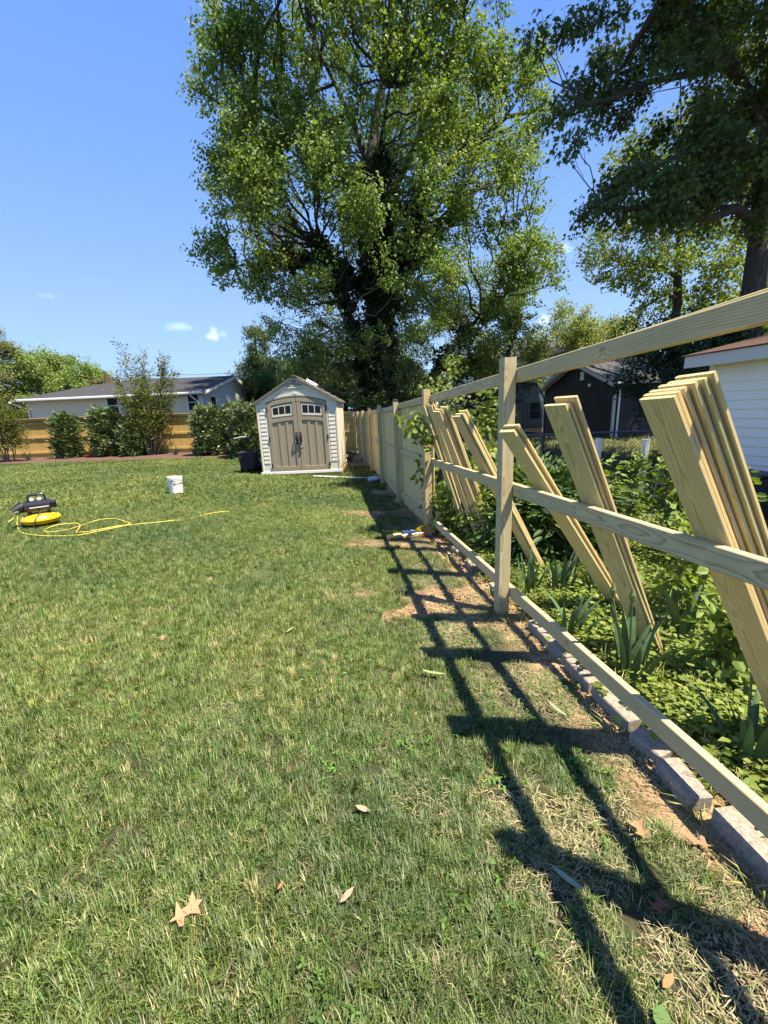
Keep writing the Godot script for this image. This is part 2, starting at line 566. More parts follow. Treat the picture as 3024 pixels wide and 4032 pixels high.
# ------------------------------------------------------------------ leaf sprays, shared by every crown
func leaf_shape(b: Mb, kind: String, base: Vector3, dir: Vector3, nrm: Vector3, size: float) -> void:
	var x := dir.normalized()
	var z := (nrm - x * nrm.dot(x)).normalized()
	var y := z.cross(x)
	var pts := []
	match kind:
		"star":
			for k in 11:
				var w := -2.6 + 5.2 * k / 10.0
				var l := [0.30, 0.55, 0.36, 0.78, 0.42, 1.0, 0.42, 0.78, 0.36, 0.55, 0.30][k] as float
				pts.append(Vector2(0.42 + cos(w) * l * 0.60, sin(w) * l * 0.60))
		"maple":
			pts = [Vector2(0, 0.02), Vector2(0.25, 0.42), Vector2(0.55, 0.22), Vector2(1.0, 0.0), Vector2(0.55, -0.22), Vector2(0.25, -0.42)]
		"ivy":
			pts = [Vector2(-0.05, 0.16), Vector2(0.20, 0.46), Vector2(0.48, 0.30), Vector2(1.0, 0.0), Vector2(0.48, -0.30), Vector2(0.20, -0.46), Vector2(-0.05, -0.16)]
		"lance":
			pts = [Vector2(0, 0.0), Vector2(0.3, 0.15), Vector2(0.65, 0.13), Vector2(1.0, 0.0), Vector2(0.65, -0.13), Vector2(0.3, -0.15)]
		_:
			pts = [Vector2(0, 0.0), Vector2(0.3, 0.26), Vector2(0.7, 0.22), Vector2(1.0, 0.0), Vector2(0.7, -0.22), Vector2(0.3, -0.26)]
	var mid := base + x * size * 0.4 - z * size * 0.10
	var keep := b.col
	var sh := rf(0.82, 1.18)
	b.col = Color(keep.r * sh * rf(0.95, 1.05), keep.g * sh, keep.b * sh * rf(0.9, 1.1))
	for i in pts.size():
		var p: Vector2 = pts[i]
		var q: Vector2 = pts[(i + 1) % pts.size()]
		b.tri(mid, base + (x * p.x + y * p.y - z * p.x * p.x * 0.22) * size, base + (x * q.x + y * q.y - z * q.x * q.x * 0.22) * size)
	b.col = keep

func spray(kind: String, count: int, spread: float, size: float, droop: float, material: Material) -> ArrayMesh:
	var b := Mb.new()
	var fwd := Vector3(0, 0, 1)
	for i in count:
		var f := float(i + 1) / count
		var side := rdir()
		var base := fwd * spread * (f - 0.45) + Vector3(rf(-1, 1), rf(-1, 1), rf(-1, 1)) * spread * 0.34
		var d := (fwd * rf(0.1, 0.7) + Vector3(side.x, side.y * 0.3, side.z) * 0.9 - Vector3(0, droop * rf(0.4, 1.3), 0)).normalized()
		var nrm := (Vector3(0, 0.7, 0) + rdir() * 0.9).normalized()
		leaf_shape(b, kind, base, d, nrm, size * rf(0.7, 1.25))
	b.col = Color(0.5, 0.35, 0.25)
	b.tube([fwd * -spread * 0.5, Vector3(0, -0.03, 0) * spread, fwd * spread * 0.5], [0.006 * spread + 0.001, 0.005 * spread + 0.001, 0.002], 3, false)
	return b.mesh(material)

func make_leaves() -> void:
	for k in 3:
		leafmesh["maple%d" % k] = spray("maple", 22, 0.62, 0.125, 0.8, M.leaf)
		leafmesh["star%d" % k] = spray("star", 13, 0.6, 0.17, 0.8, M.leaf)
		leafmesh["laurel%d" % k] = spray("lance", 16, 0.30, 0.15, -0.3, M.leaf_gloss)
		leafmesh["small%d" % k] = spray("oval", 18, 0.34, 0.075, 0.0, M.leaf)
		leafmesh["ivy%d" % k] = spray("ivy", 14, 0.30, 0.085, 0.3, M.leaf)
		leafmesh["peony%d" % k] = spray("lance", 14, 0.24, 0.14, 0.1, M.leaf)
		leafmesh["weed%d" % k] = spray("oval", 12, 0.22, 0.07, 0.1, M.leaf)

# leaves gathered in clumps [centre, radius]; colours are the leaf's own, picked clump by clump and spray by spray
func foliage(parent: Node, clumps: Array, kind: String, per_m2: float, scale: float, tints: Array, heart := Vector3.INF, flat := 0.8, called := "foliage") -> void:
	var xs := [[], [], []]
	var cs := [[], [], []]
	for cl in clumps:
		var ctr: Vector3 = cl[0]
		var r: float = cl[1]
		var count := int(maxf(3.0, per_m2 * r * r * 4.0))
		var base: Color = tints[rng.randi() % tints.size()]
		for i in count:
			var o := rdir()
			var rr := r * pow(rng.randf(), 0.45)
			var p := ctr + Vector3(o.x, o.y * flat, o.z) * rr
			var out := (p - (heart if heart != Vector3.INF else ctr)).normalized() + o * 0.8
			out.y = out.y * 0.5 + rf(-0.25, 0.35)
			out = out.normalized()
			var up := Vector3.UP if absf(out.y) < 0.95 else Vector3.RIGHT
			var bs := Basis.looking_at(-out, up) * Basis(Vector3(0, 0, 1), rf(-0.7, 0.7))
			var s := scale * rf(0.75, 1.3)
			var k := rng.randi() % 3
			xs[k].append(Transform3D(bs.scaled(Vector3.ONE * s), p))
			var w := rf(0.8, 1.22)
			var other: Color = tints[rng.randi() % tints.size()]
			var cc := base.lerp(other, 0.4)
			cs[k].append(Color(cc.r * w * rf(0.92, 1.1), cc.g * w, cc.b * w))
	for k in 3:
		if xs[k].size() > 0:
			copies(parent, called, leafmesh["%s%d" % [kind, k]], xs[k], cs[k])

# a limb that wanders from a to b
func limb(b: Mb, a: Vector3, c: Vector3, r0: float, r1: float, wander := 0.08, segs := 5, sides := 6, lift := 0.0) -> void:
	var p := []
	var r := []
	var l := a.distance_to(c)
	for i in segs + 1:
		var f := float(i) / segs
		var q := a.lerp(c, f) + Vector3.UP * sin(f * PI) * lift * l
		if i > 0 and i < segs:
			q += rdir() * wander * l * 0.5
		p.append(q); r.append(lerpf(r0, r1, f))
	b.tube(p, r, sides, false)

# every clump is reached by a branch that leaves the nearest point of the frame of limbs below it
func branches(parent: Node, frame: Array, clumps: Array, r0 := 0.05, share := 1.0, material: Material = null) -> void:
	var b := Mb.new()
	for cl in clumps:
		if rng.randf() > share:
			continue
		var ctr: Vector3 = cl[0]
		var best: Vector3 = frame[0]
		var bd := 1e9
		for q in frame:
			var d: float = (q as Vector3).distance_to(ctr) + maxf(0.0, (q as Vector3).y - ctr.y + 0.3) * 2.5
			if d < bd:
				bd = d; best = q
		var k := clampf(bd * 0.16, 0.3, 1.6)
		limb(b, best, ctr, r0 * k, r0 * 0.16, 0.12, 5, 5, -0.06)
		for j in 2:
			var m := best.lerp(ctr, rf(0.5, 0.85))
			limb(b, m, ctr + rdir() * cl[1] * 0.9, r0 * k * 0.35, r0 * 0.08, 0.14, 3, 4)
	part(parent, "branches", b.mesh(material if material else M.bark))

func polyline(pts: Array, step := 0.6) -> Array:
	var out := []
	for i in pts.size() - 1:
		var n := maxi(1, int((pts[i] as Vector3).distance_to(pts[i + 1]) / step))
		for k in n:
			out.append((pts[i] as Vector3).lerp(pts[i + 1], float(k) / n))
	out.append(pts[-1])
	return out

# ------------------------------------------------------------------ ground and grass
func make_ground() -> void:
	# one sheet, fine near the camera, following the lie of the land
	var b := Mb.new()
	var xs := []
	var zs := []
	var x := -90.0
	while x < 90.0:
		xs.append(x)
		x += 0.09 if x > -2.0 and x < 2.6 else (0.5 if x > -18.0 and x < 12.0 else 6.0)
	xs.append(90.0)
	var z := 10.0
	while z > -130.0:
		zs.append(z)
		z -= 0.09 if z > -8.0 and z < 0.6 else (0.35 if z > -24.0 and z < 0.7 else 6.0)
	zs.append(-130.0)
	var hs := []
	var cs := []
	for j in zs.size():
		var hr := []
		var cr := []
		for i in xs.size():
			var px: float = xs[i]
			var pz: float = zs[j]
			var h := gy(px, pz)
			var c := Color(0.05, 0.05, 0.02)
			if px > -2.2 and px < 1.4 and pz > -20.0:
				var k := clampf((dirt(px, pz) - 0.42) / 0.25, 0, 1)
				var warm := 0.5 + 0.5 * noise_a.get_noise_2d(px * 25.0, pz * 25.0)
				c = c.lerp(Color(0.40, 0.29, 0.17).lerp(Color(0.42, 0.24, 0.12), warm), k)
				h += noise_a.get_noise_2d(px * 90.0, pz * 90.0) * 0.012 * k
			elif px >= 1.4:
				c = Color(0.055, 0.06, 0.025)
			hr.append(h); cr.append(c)
		hs.append(hr); cs.append(cr)
	for j in zs.size() - 1:
		for i in xs.size() - 1:
			var p := [Vector3(xs[i], hs[j][i], zs[j]), Vector3(xs[i + 1], hs[j][i + 1], zs[j]), Vector3(xs[i + 1], hs[j + 1][i + 1], zs[j + 1]), Vector3(xs[i], hs[j + 1][i], zs[j + 1])]
			var q := [cs[j][i], cs[j][i + 1], cs[j + 1][i + 1], cs[j + 1][i]]
			for t in [[0, 2, 1], [0, 3, 2]]:
				var nn: Vector3 = (p[t[2]] - p[t[0]]).cross(p[t[1]] - p[t[0]]).normalized()
				var o := [t[0], t[1], t[2]] if nn.y > 0 else [t[0], t[2], t[1]]
				for k in o:
					b.v.append(p[k]); b.n.append(nn if nn.y > 0 else -nn); b.t.append(Vector2(p[k].x, p[k].z)); b.c.append(q[k])
	structure("ground", b.mesh(M.soil))

func blade(b: Mb, p: Vector3, dir: Vector3, l: float, w: float, lean: float) -> void:
	var side := dir.cross(Vector3.UP).normalized() * w * 0.5
	var m := p + Vector3.UP * l * 0.55 * (1.0 - lean * 0.45) + dir * l * lean * 0.42
	var e := m + Vector3.UP * l * 0.4 * (1.0 - lean) + dir * l * lean * 0.6 - Vector3.UP * l * 0.12 * lean
	var nn := (Vector3.UP * (0.45 + lean) - dir * 0.5).normalized()
	b.tri3(p - side, p + side, m + side * 0.8, nn, nn, nn)
	b.tri3(p - side, m + side * 0.8, m - side * 0.8, nn, nn, nn)
	b.tri3(m - side * 0.8, m + side * 0.8, e, nn, nn, nn)

func grass_col() -> Color:
	var k := rng.randf()
	if k < 0.07:
		return Color(0.36, 0.32, 0.15) * rf(0.7, 1.15)
	if k < 0.42:
		return Color(0.15, 0.205, 0.045) * rf(0.7, 1.25)
	return Color(0.07, 0.13, 0.024) * rf(0.5, 1.25)

func tuft(size: float, count: int, l0: float, l1: float, w0: float, w1: float, dry: float, flat := 0.0) -> ArrayMesh:
	# blades stand in little clumps that share a lean and a tone, with thin gaps of thatch between
	var b := Mb.new()
	var per := 16
	for k in int(count / per):
		var c := Vector3(rf(-size, size) * 0.60, -0.008, rf(-size, size) * 0.60)
		var sw := rf(0, TAU)
		var cl := rf(0.05, 0.85)
		var tall := rf(0.55, 1.1)
		var tone := rf(0.75, 1.3)
		var base := grass_col()
		var reach := rf(0.008, 0.032) * sqrt(w1 / 0.0034)
		for i in per:
			var p := c + Vector3(rf(-1, 1), 0, rf(-1, 1)) * reach
			var a := sw + rf(-0.9, 0.9) if rng.randf() < 0.7 else rf(0, TAU)
			var lean := clampf(cl + rf(-0.25, 0.35) + flat, 0.0, 1.0)
			var col := base.lerp(grass_col(), 0.35) * tone
			b.col = col if rng.randf() > dry else Color(0.46, 0.385, 0.20) * rf(0.6, 1.1)
			blade(b, p, Vector3(cos(a), 0, sin(a)), rf(l0, l1) * tall, rf(w0, w1), lean)
	return b.mesh(M.grass)

func clover(count: int, size: float) -> ArrayMesh:
	var b := Mb.new()
	for i in count:
		var p := Vector3(rf(-size, size) * 0.6, rf(0.015, 0.045), rf(-size, size) * 0.6)
		b.col = Color(0.10, 0.20, 0.035) * rf(0.8, 1.4)
		var tilt := (Vector3.UP + rdir() * 0.45).normalized()
		var w := rf(0, TAU)
		for k in 3:
			var a := w + TAU * k / 3.0
			leaf_shape(b, "oval", p, Vector3(cos(a), 0, sin(a)), tilt, rf(0.012, 0.022))
	return b.mesh(M.leaf)

func clippings(count: int, size: float) -> ArrayMesh:
	var b := Mb.new()
	for i in count:
		var p := Vector3(rf(-size, size) * 0.6, rf(0.004, 0.022), rf(-size, size) * 0.6)
		var a := rf(0, TAU)
		var d := Vector3(cos(a), rf(-0.12, 0.12), sin(a))
		var s := d.cross(Vector3.UP).normalized() * rf(0.0006, 0.0014)
		var l := rf(0.015, 0.06)
		b.col = (Color(0.42, 0.35, 0.19) if rng.randf() < 0.62 else Color(0.20, 0.22, 0.08)) * rf(0.55, 1.15)
		var m := p + d * l * 0.5 + Vector3(rf(-1, 1), 0.3, rf(-1, 1)) * l * 0.08
		b.quadn(p - s, p + s, m + s, m - s, Vector3.UP)
		b.tri3(m - s, m + s, p + d * l, Vector3.UP, Vector3.UP, Vector3.UP)
	return b.mesh(M.dry)

func crumbs(count: int, size: float) -> ArrayMesh:
	var b := Mb.new()
	for i in count:
		var p := Vector3(rf(-size, size) * 0.6, rf(-0.002, 0.006), rf(-size, size) * 0.6)
		var r := rf(0.002, 0.006) * (1.6 if rng.randf() < 0.08 else 1.0)
		b.col = [Color(0.34, 0.22, 0.12), Color(0.25, 0.16, 0.09), Color(0.42, 0.31, 0.19), Color(0.16, 0.10, 0.06)][rng.randi() % 4] * rf(0.7, 1.2)
		var f := Transform3D(Basis(rdir(), rf(0, 3)).scaled(Vector3(rf(0.7, 1.6), rf(0.4, 0.8), 1.0)), p)
		b.box(Vector3(-r, -r, -r), Vector3(r, r, r), f, r * 0.45)
	return b.mesh(M.dry)

func make_lawn() -> void:
	var near := []
	var far := []
	var thin := []
	var straw := []
	var clo := []
	var crumb := []
	for k in 6:
		near.append(tuft(0.25, 2100, 0.03, 0.085, 0.0015, 0.0036, 0.03))
	for k in 3:
		far.append(tuft(0.6, 2800, 0.045, 0.10, 0.004, 0.008, 0.025))
		thin.append(tuft(0.2, 150, 0.03, 0.075, 0.0016, 0.0034, 0.45, 0.25))
		straw.append(clippings(330, 0.2))
		clo.append(clover(18, 0.22))
		crumb.append(crumbs(110, 0.2))
	var sets := [near, far, thin, straw, clo, crumb]
	var xf := []
	var cs := []
	for s in sets:
		var a := []
		var b := []
		for k in s.size():
			a.append([]); b.append([])
		xf.append(a); cs.append(b)
	var put := func(which: int, x: float, z: float, col: Color, sc := 1.0) -> void:
		var k: int = rng.randi() % (sets[which] as Array).size()
		var bs := Basis(Vector3.UP, rf(0, TAU)).scaled(Vector3(sc, sc * rf(0.85, 1.15), sc))
		xf[which][k].append(Transform3D(bs, Vector3(x, gy(x, z), z)))
		cs[which][k].append(col)
	var hue := func(x: float, z: float) -> Color:
		var a := noise_a.get_noise_2d(x * 14.0, z * 14.0)
		var c := noise_a.get_noise_2d(x * 5.0 + 90.0, z * 5.0)
		return Color(1.0 + a * 0.5 + c * 0.2, 1.0 + a * 0.28 + c * 0.08, 1.0 + a * 0.3) * (1.0 + c * 0.25)
	# close lawn
	var z := 0.9
	while z > -8.2:
		var x := -9.4
		while x < 1.3:
			var px := x + rf(-0.07, 0.07)
			var pz := z + rf(-0.07, 0.07)
			x += 0.2
			if px < -4.5 and pz > -2.2:
				continue
			var d := dirt(px, pz)
			var edge := clampf((px - 0.35) / 0.6, 0.0, 1.0)       # mown, raked strip by the fence
			if d > 0.5:
				put.call(5, px, pz, Color(1, 1, 1))
				put.call(5, px + 0.1, pz + 0.1, Color(1, 1, 1))
			if d > 0.62:
				if rng.randf() < 0.55:
					put.call(3, px, pz, Color(1, 1, 1) * rf(0.7, 1.1))
				if rng.randf() < 0.25:
					put.call(2, px, pz, Color(1, 1, 1))
			elif d > 0.42 or rng.randf() < edge * 0.8:
				put.call(2, px, pz, hue.call(px, pz))
				put.call(2, px + 0.06, pz, hue.call(px, pz))
				if rng.randf() < 0.8:
					put.call(3, px, pz, Color(1, 1, 1) * rf(0.75, 1.1))
				if rng.randf() < 0.3:
					put.call(4, px, pz, Color(1, 1, 1) * rf(0.7, 1.1))
				if rng.randf() < 0.35:
					put.call(0, px, pz, hue.call(px, pz), 0.8)
			else:
				put.call(0, px, pz, hue.call(px, pz))
				var cl := noise_a.get_noise_2d(px * 30.0 + 40.0, pz * 30.0)
				if cl > 0.27 and rng.randf() < 0.5:
					put.call(4, px, pz, Color(1, 1, 1) * rf(0.8, 1.2))
				if cl < -0.1 and rng.randf() < 0.12:
					put.call(3, px, pz, Color(1, 1, 1) * rf(0.7, 1.0))
		z -= 0.2
	# farther lawn
	z = -8.2
	while z > -20.6:
		var x := -17.0
		while x < 1.2:
			var px := x + rf(-0.15, 0.15)
			var pz := z + rf(-0.15, 0.15)
			x += 0.45
			if pz < -17.7 + (px + 3.0) * 0.16:
				continue
			if px > -2.2 and px < 0.6 and pz < -12.3 and pz > -14.6:
				continue
			if px > -2.4 and px > 0.2 and dirt(px, pz) > 0.55:
				for j in 3:
					put.call(2, px + rf(-0.2, 0.2), pz + rf(-0.2, 0.2), Color(1, 1, 1))
					put.call(3, px + rf(-0.2, 0.2), pz + rf(-0.2, 0.2), Color(1, 1, 1))
				continue
			put.call(1, px, pz, hue.call(px, pz))
		z -= 0.45
	var names := ["lawn_grass", "lawn_grass", "sparse_grass", "grass_clippings", "clover", "soil_crumbs"]
	var says := ["mown green lawn grass of the near yard", "mown green lawn grass towards the shed and hedge", "sparse mown grass over bare soil beside the fence", "dry straw coloured grass clippings on the ground", "patches of small clover leaves among the grass", "brown crumbs of bare soil along the fence"]
	for s in sets.size():
		for k in (sets[s] as Array).size():
			if xf[s][k].size() > 0:
				var o := copies(self, names[s], sets[s][k], xf[s][k], cs[s][k])
				tag(o, says[s], ["grass", "grass", "grass", "clippings", "clover", "soil"][s], says[s])

# ------------------------------------------------------------------ the fence under construction
const RX := 1.298        # where rails meet posts
var pick := []           # picket boards, shared

func make_fence() -> void:
	for i in 6:
		pick.append(board(1.83, 0.14, 0.016, i * 0.31, i % 2 == 1))
	var t := thing("wooden_fence", "new pine fence with round of posts, three rails and boards on its far bays", "fence", Vector3(1.25, 0, -2.86))
	var o := t.position
	t.set_meta("label", "long new pine fence with posts and three rails, its far bays boarded")
	var zp := []
	for i in range(-2, 8):
		zp.append(-2.815 - 2.44 * i)
	zp[1] = -0.55
	for i in zp.size():
		var z: float = zp[i]
		if i == 9:
			z = -19.70
		var h := 1.91 + 0.45 if i < 9 else 1.85 + 0.45
		if i >= 7:
			h -= 0.03
		var po := part(t, "post", board(h, 0.089, 0.089, 0.13 + 0.37 * i, i % 2 == 0, true, 0.004), [M.post, M.post2, M.post, M.post2, M.post, M.post2, M.post, M.post2, M.post, M.post][(i + 1) % 10], Transform3D(Basis(Vector3.UP, 0.008 * sin(i * 2.1)), Vector3(RX - 0.0455, fy(z) - 0.45, z - 0.0445) - o))
		if i in [4, 5, 6]:
			var b := Mb.new()
			b.box(Vector3(-0.05, h - 0.004, -0.05), Vector3(0.05, h + 0.014, 0.05))
			b.lathe([Vector2(0.066, h + 0.0145), Vector2(0.0, h + 0.04)], 4, Transform3D(Basis(Vector3.UP, PI / 4), Vector3.ZERO))
			part(po, "post_cap", b.mesh(M.black_cloth))
	# rails: one length for each bay, nailed to the far side of the posts
	var stamp := Mb.new()
	for i in zp.size() - 1:
		var z0: float = zp[i] - 0.045
		var z1: float = (zp[i + 1] if i + 1 < 9 else -19.7) - 0.045
		for k in 3:
			var yr := [1.838, 1.043, 0.240][k] as float
			var top0 := Vector3(RX + 0.019, fy(z0) + yr - 0.0445, z0 - 0.001)
			var top1 := Vector3(RX + 0.019, fy(z1) + yr - 0.0445, z1 + 0.001)
			if k == 0 and i == 3:
				top1.y += 0.02
			var l := top0.distance_to(top1)
			part(t, "rail", board(l, 0.089, 0.038, 0.21 * i + 0.47 * k, (i + k) % 2 == 0, false, 0.004), M.rail if (i + k) % 2 == 0 else M.rail2, lay(top0 - o, top1 - o, Vector3(-1, 0, 0)))
		if i < 2:
			# a thin batten behind the top rail, standing a little proud towards its near end
			var a := Vector3(RX + 0.0465, fy(z0) + 1.838 - 0.02, z0 - 0.001)
			var c := Vector3(RX + 0.0465, fy(z1) + 1.838 - 0.046, z1 + 0.001)
			if i == 0:
				c.y += 0.026
			part(t, "batten", board(a.distance_to(c), 0.089, 0.016, 0.3, false), M.pine3, lay(a - o, c - o, Vector3(-1, 0, 0)))
	# pickets on the finished bays
	var z := -5.375
	var k := 0
	while z > -19.68:
		var top := 1.838 + 0.004 * sin(k * 1.7)
		var f := Transform3D(Basis(Vector3.UP, -PI / 2) * Basis(Vector3(0, 0, 1), 0.002 * sin(k * 3.3)), Vector3(RX + 0.038 + 0.0095 + 0.001 * (k % 3), fy(z) + top - 1.83, z) - o)
		part(t, "picket", pick[(k * 5) % 6], M["pine%d" % [1, 3, 0, 3, 1, 2][k % 6]], f)
		z -= 0.1435
		k += 1
	# lumber stamps printed on two of the rails
	for s in [[1.80, -3.35], [1.0, -3.35], [1.0, -2.3]]:
		for j in 4:
			var y: float = fy(s[1]) + s[0] - 0.012 - j * 0.017
			stamp.quadn(Vector3(RX - 0.0006, y, s[1]), Vector3(RX - 0.0006, y, s[1] - 0.03), Vector3(RX - 0.0006, y - 0.012, s[1] - 0.03), Vector3(RX - 0.0006, y - 0.012, s[1]), Vector3(-1, 0, 0))
	part(t, "lumber_stamp", stamp.mesh(M.ink_grey), null, Transform3D(Basis(), -o))

# stacks of loose pickets leaning over the middle rail: [top, foot, how many, words]
func make_stacks() -> void:
	var st := [
		[Vector3(1.058, 1.509, -1.338), Vector3(1.949, -0.09, -1.323), Vector3(0.017, 0.056, 0.998), 6, "closest to the white shed", 0.0025],
		[Vector3(1.066, 1.500, -1.996), Vector3(1.917, -0.11, -2.178), Vector3(0.182, 0.09, 0.978), 3, "second from the white shed", 0.001],
		[Vector3(1.064, 1.346, -2.536), Vector3(2.132, -0.126, -2.717), Vector3(0.20, 0.117, 0.966), 3, "low stack just past the tall bare post", 0.001],
		[Vector3(1.058, 1.437, -3.541), Vector3(1.955, -0.156, -3.648), Vector3(0.12, 0.09, 0.988), 4, "between the two bare posts, nearer the tall one", 0.001],
		[Vector3(1.092, 1.483, -4.327), Vector3(1.812, -0.18, -4.581), Vector3(0.18, 0.06, 0.98), 5, "between the two bare posts, middle one", 0.003],
		[Vector3(1.146, 1.53, -4.80), Vector3(1.745, -0.19, -4.70), Vector3(0.10, 0.04, 0.99), 3, "half hidden behind the middle stack", 0.002],
		[Vector3(1.150, 1.501, -5.135), Vector3(1.690, -0.21, -5.05), Vector3(0.10, 0.03, 0.99), 3, "touching the far bare post", 0.002]]
	var order := ["front", "second", "third", "fourth", "fifth", "sixth", "seventh", "rear"]
	for s in st.size():
		var top: Vector3 = st[s][0]
		var foot: Vector3 = st[s][1]
		var y := (top - foot).normalized()
		var w: Vector3 = st[s][2]
		w = (w - y * w.dot(y)).normalized()
		var n := y.cross(w).normalized()
		if n.x < 0:
			n = -n
		for i in st[s][3]:
			var j := sin(i * 5.3 + s * 2.9)
			var j2 := sin(i * 3.1 + s * 1.3)
			var slide := 0.0 if i == 0 else j * 0.014
			var fan = (0.012 * j2) if i > 0 else 0.0
			var base = foot + w * (0.07 + slide) + n * (0.008 + i * (0.0168 + st[s][5])) + y * (0.0 if i == 0 else 0.012 * j2)
			var yy = (y + w * fan * 0.6 + n * 0.004 * i).normalized()
			# z faces the yard, so the wide face is seen from below
			var f := Transform3D(Basis(), base)
			var zz := -n
			zz = (zz - yy * zz.dot(yy)).normalized()
			f.basis = Basis(yy.cross(zz), yy, zz)
			var o := part(self, "loose_picket", pick[(i * 2 + s) % 6], M["pine%d" % ((i * 2 + s * 3) % 5)], f)
			tag(o, "%s loose pine board in leaning stack %s" % [order[mini(i, 7)], st[s][4]], "board", "loose pickets leaning on the middle rail")

# ------------------------------------------------------------------ stained fence along the back
func make_back_fence() -> void:
	var a := Vector3(1.20, 0, -19.82)
	var e := Vector3(-18.5, 0, -22.55)
	var t := thing("stained_fence", "honey coloured board fence with cap rail running behind the shrubs", "fence", Vector3((a.x + e.x) / 2, 0, (a.z + e.z) / 2))
	var d := (e - a).normalized()
	var n := Vector3(-d.z, 0, d.x)
	if n.z < 0:
		n = -n
	var len := a.distance_to(e)
	var o := t.position
	var bd := []
	for i in 4:
		bd.append(board(1.80, 0.138, 0.018, i * 0.43, i % 2 == 0))
	var k := 0
	var s := 0.07
	while s < len:
		var p := a + d * s
		var y := gy(p.x, p.z)
		part(t, "picket", bd[(k * 3) % 4], M.stained if (k * 7) % 5 < 3 else M.stained2, Transform3D(Basis(n.cross(Vector3.UP) * -1.0, Vector3.UP, n), p - n * (0.012 + 0.001 * (k % 2)) + Vector3.UP * (y + 0.03) - o))
		s += 0.1405
		k += 1
	s = 0.0
	k = 0
	while s < len - 0.5:
		var l := minf(2.44, len - s)
		var p := a + d * s
		var q := a + d * (s + l)
		var yp := gy(p.x, p.z)
		var yq := gy(q.x, q.z)
		for h in [1.62, 0.98, 0.28]:
			part(t, "rail", board(l - 0.004, 0.089, 0.038, k * 0.3 + h, false), M.stained2, lay(p + n * 0.022 + Vector3.UP * (yp + h) - o, q + n * 0.022 + Vector3.UP * (yq + h) - o, n))
		part(t, "cap_board", board(l - 0.003, 0.14, 0.03, k * 0.5, false), M.stained2, lay(p + n * 0.03 + Vector3.UP * (yp + 1.855) - o, q + n * 0.03 + Vector3.UP * (yq + 1.855) - o, Vector3.UP))
		part(t, "fascia_board", board(l - 0.003, 0.10, 0.018, k * 0.7, true), M.stained2, lay(p + n * 0.055 + Vector3.UP * (yp + 1.785) - o, q + n * 0.055 + Vector3.UP * (yq + 1.785) - o, n))
		part(t, "post", board(2.1, 0.089, 0.089, k * 0.2, false, true), M.stained, Transform3D(Basis(n.cross(Vector3.UP) * -1.0, Vector3.UP, n), p - n * 0.07 + Vector3.UP * (yp - 0.3) - o))
		s += 2.44
		k += 1

# ------------------------------------------------------------------ the resin shed
func arch(x: float, half: float, y0: float, rise: float) -> float:
	return y0 + rise * (1.0 - (x / half) * (x / half))

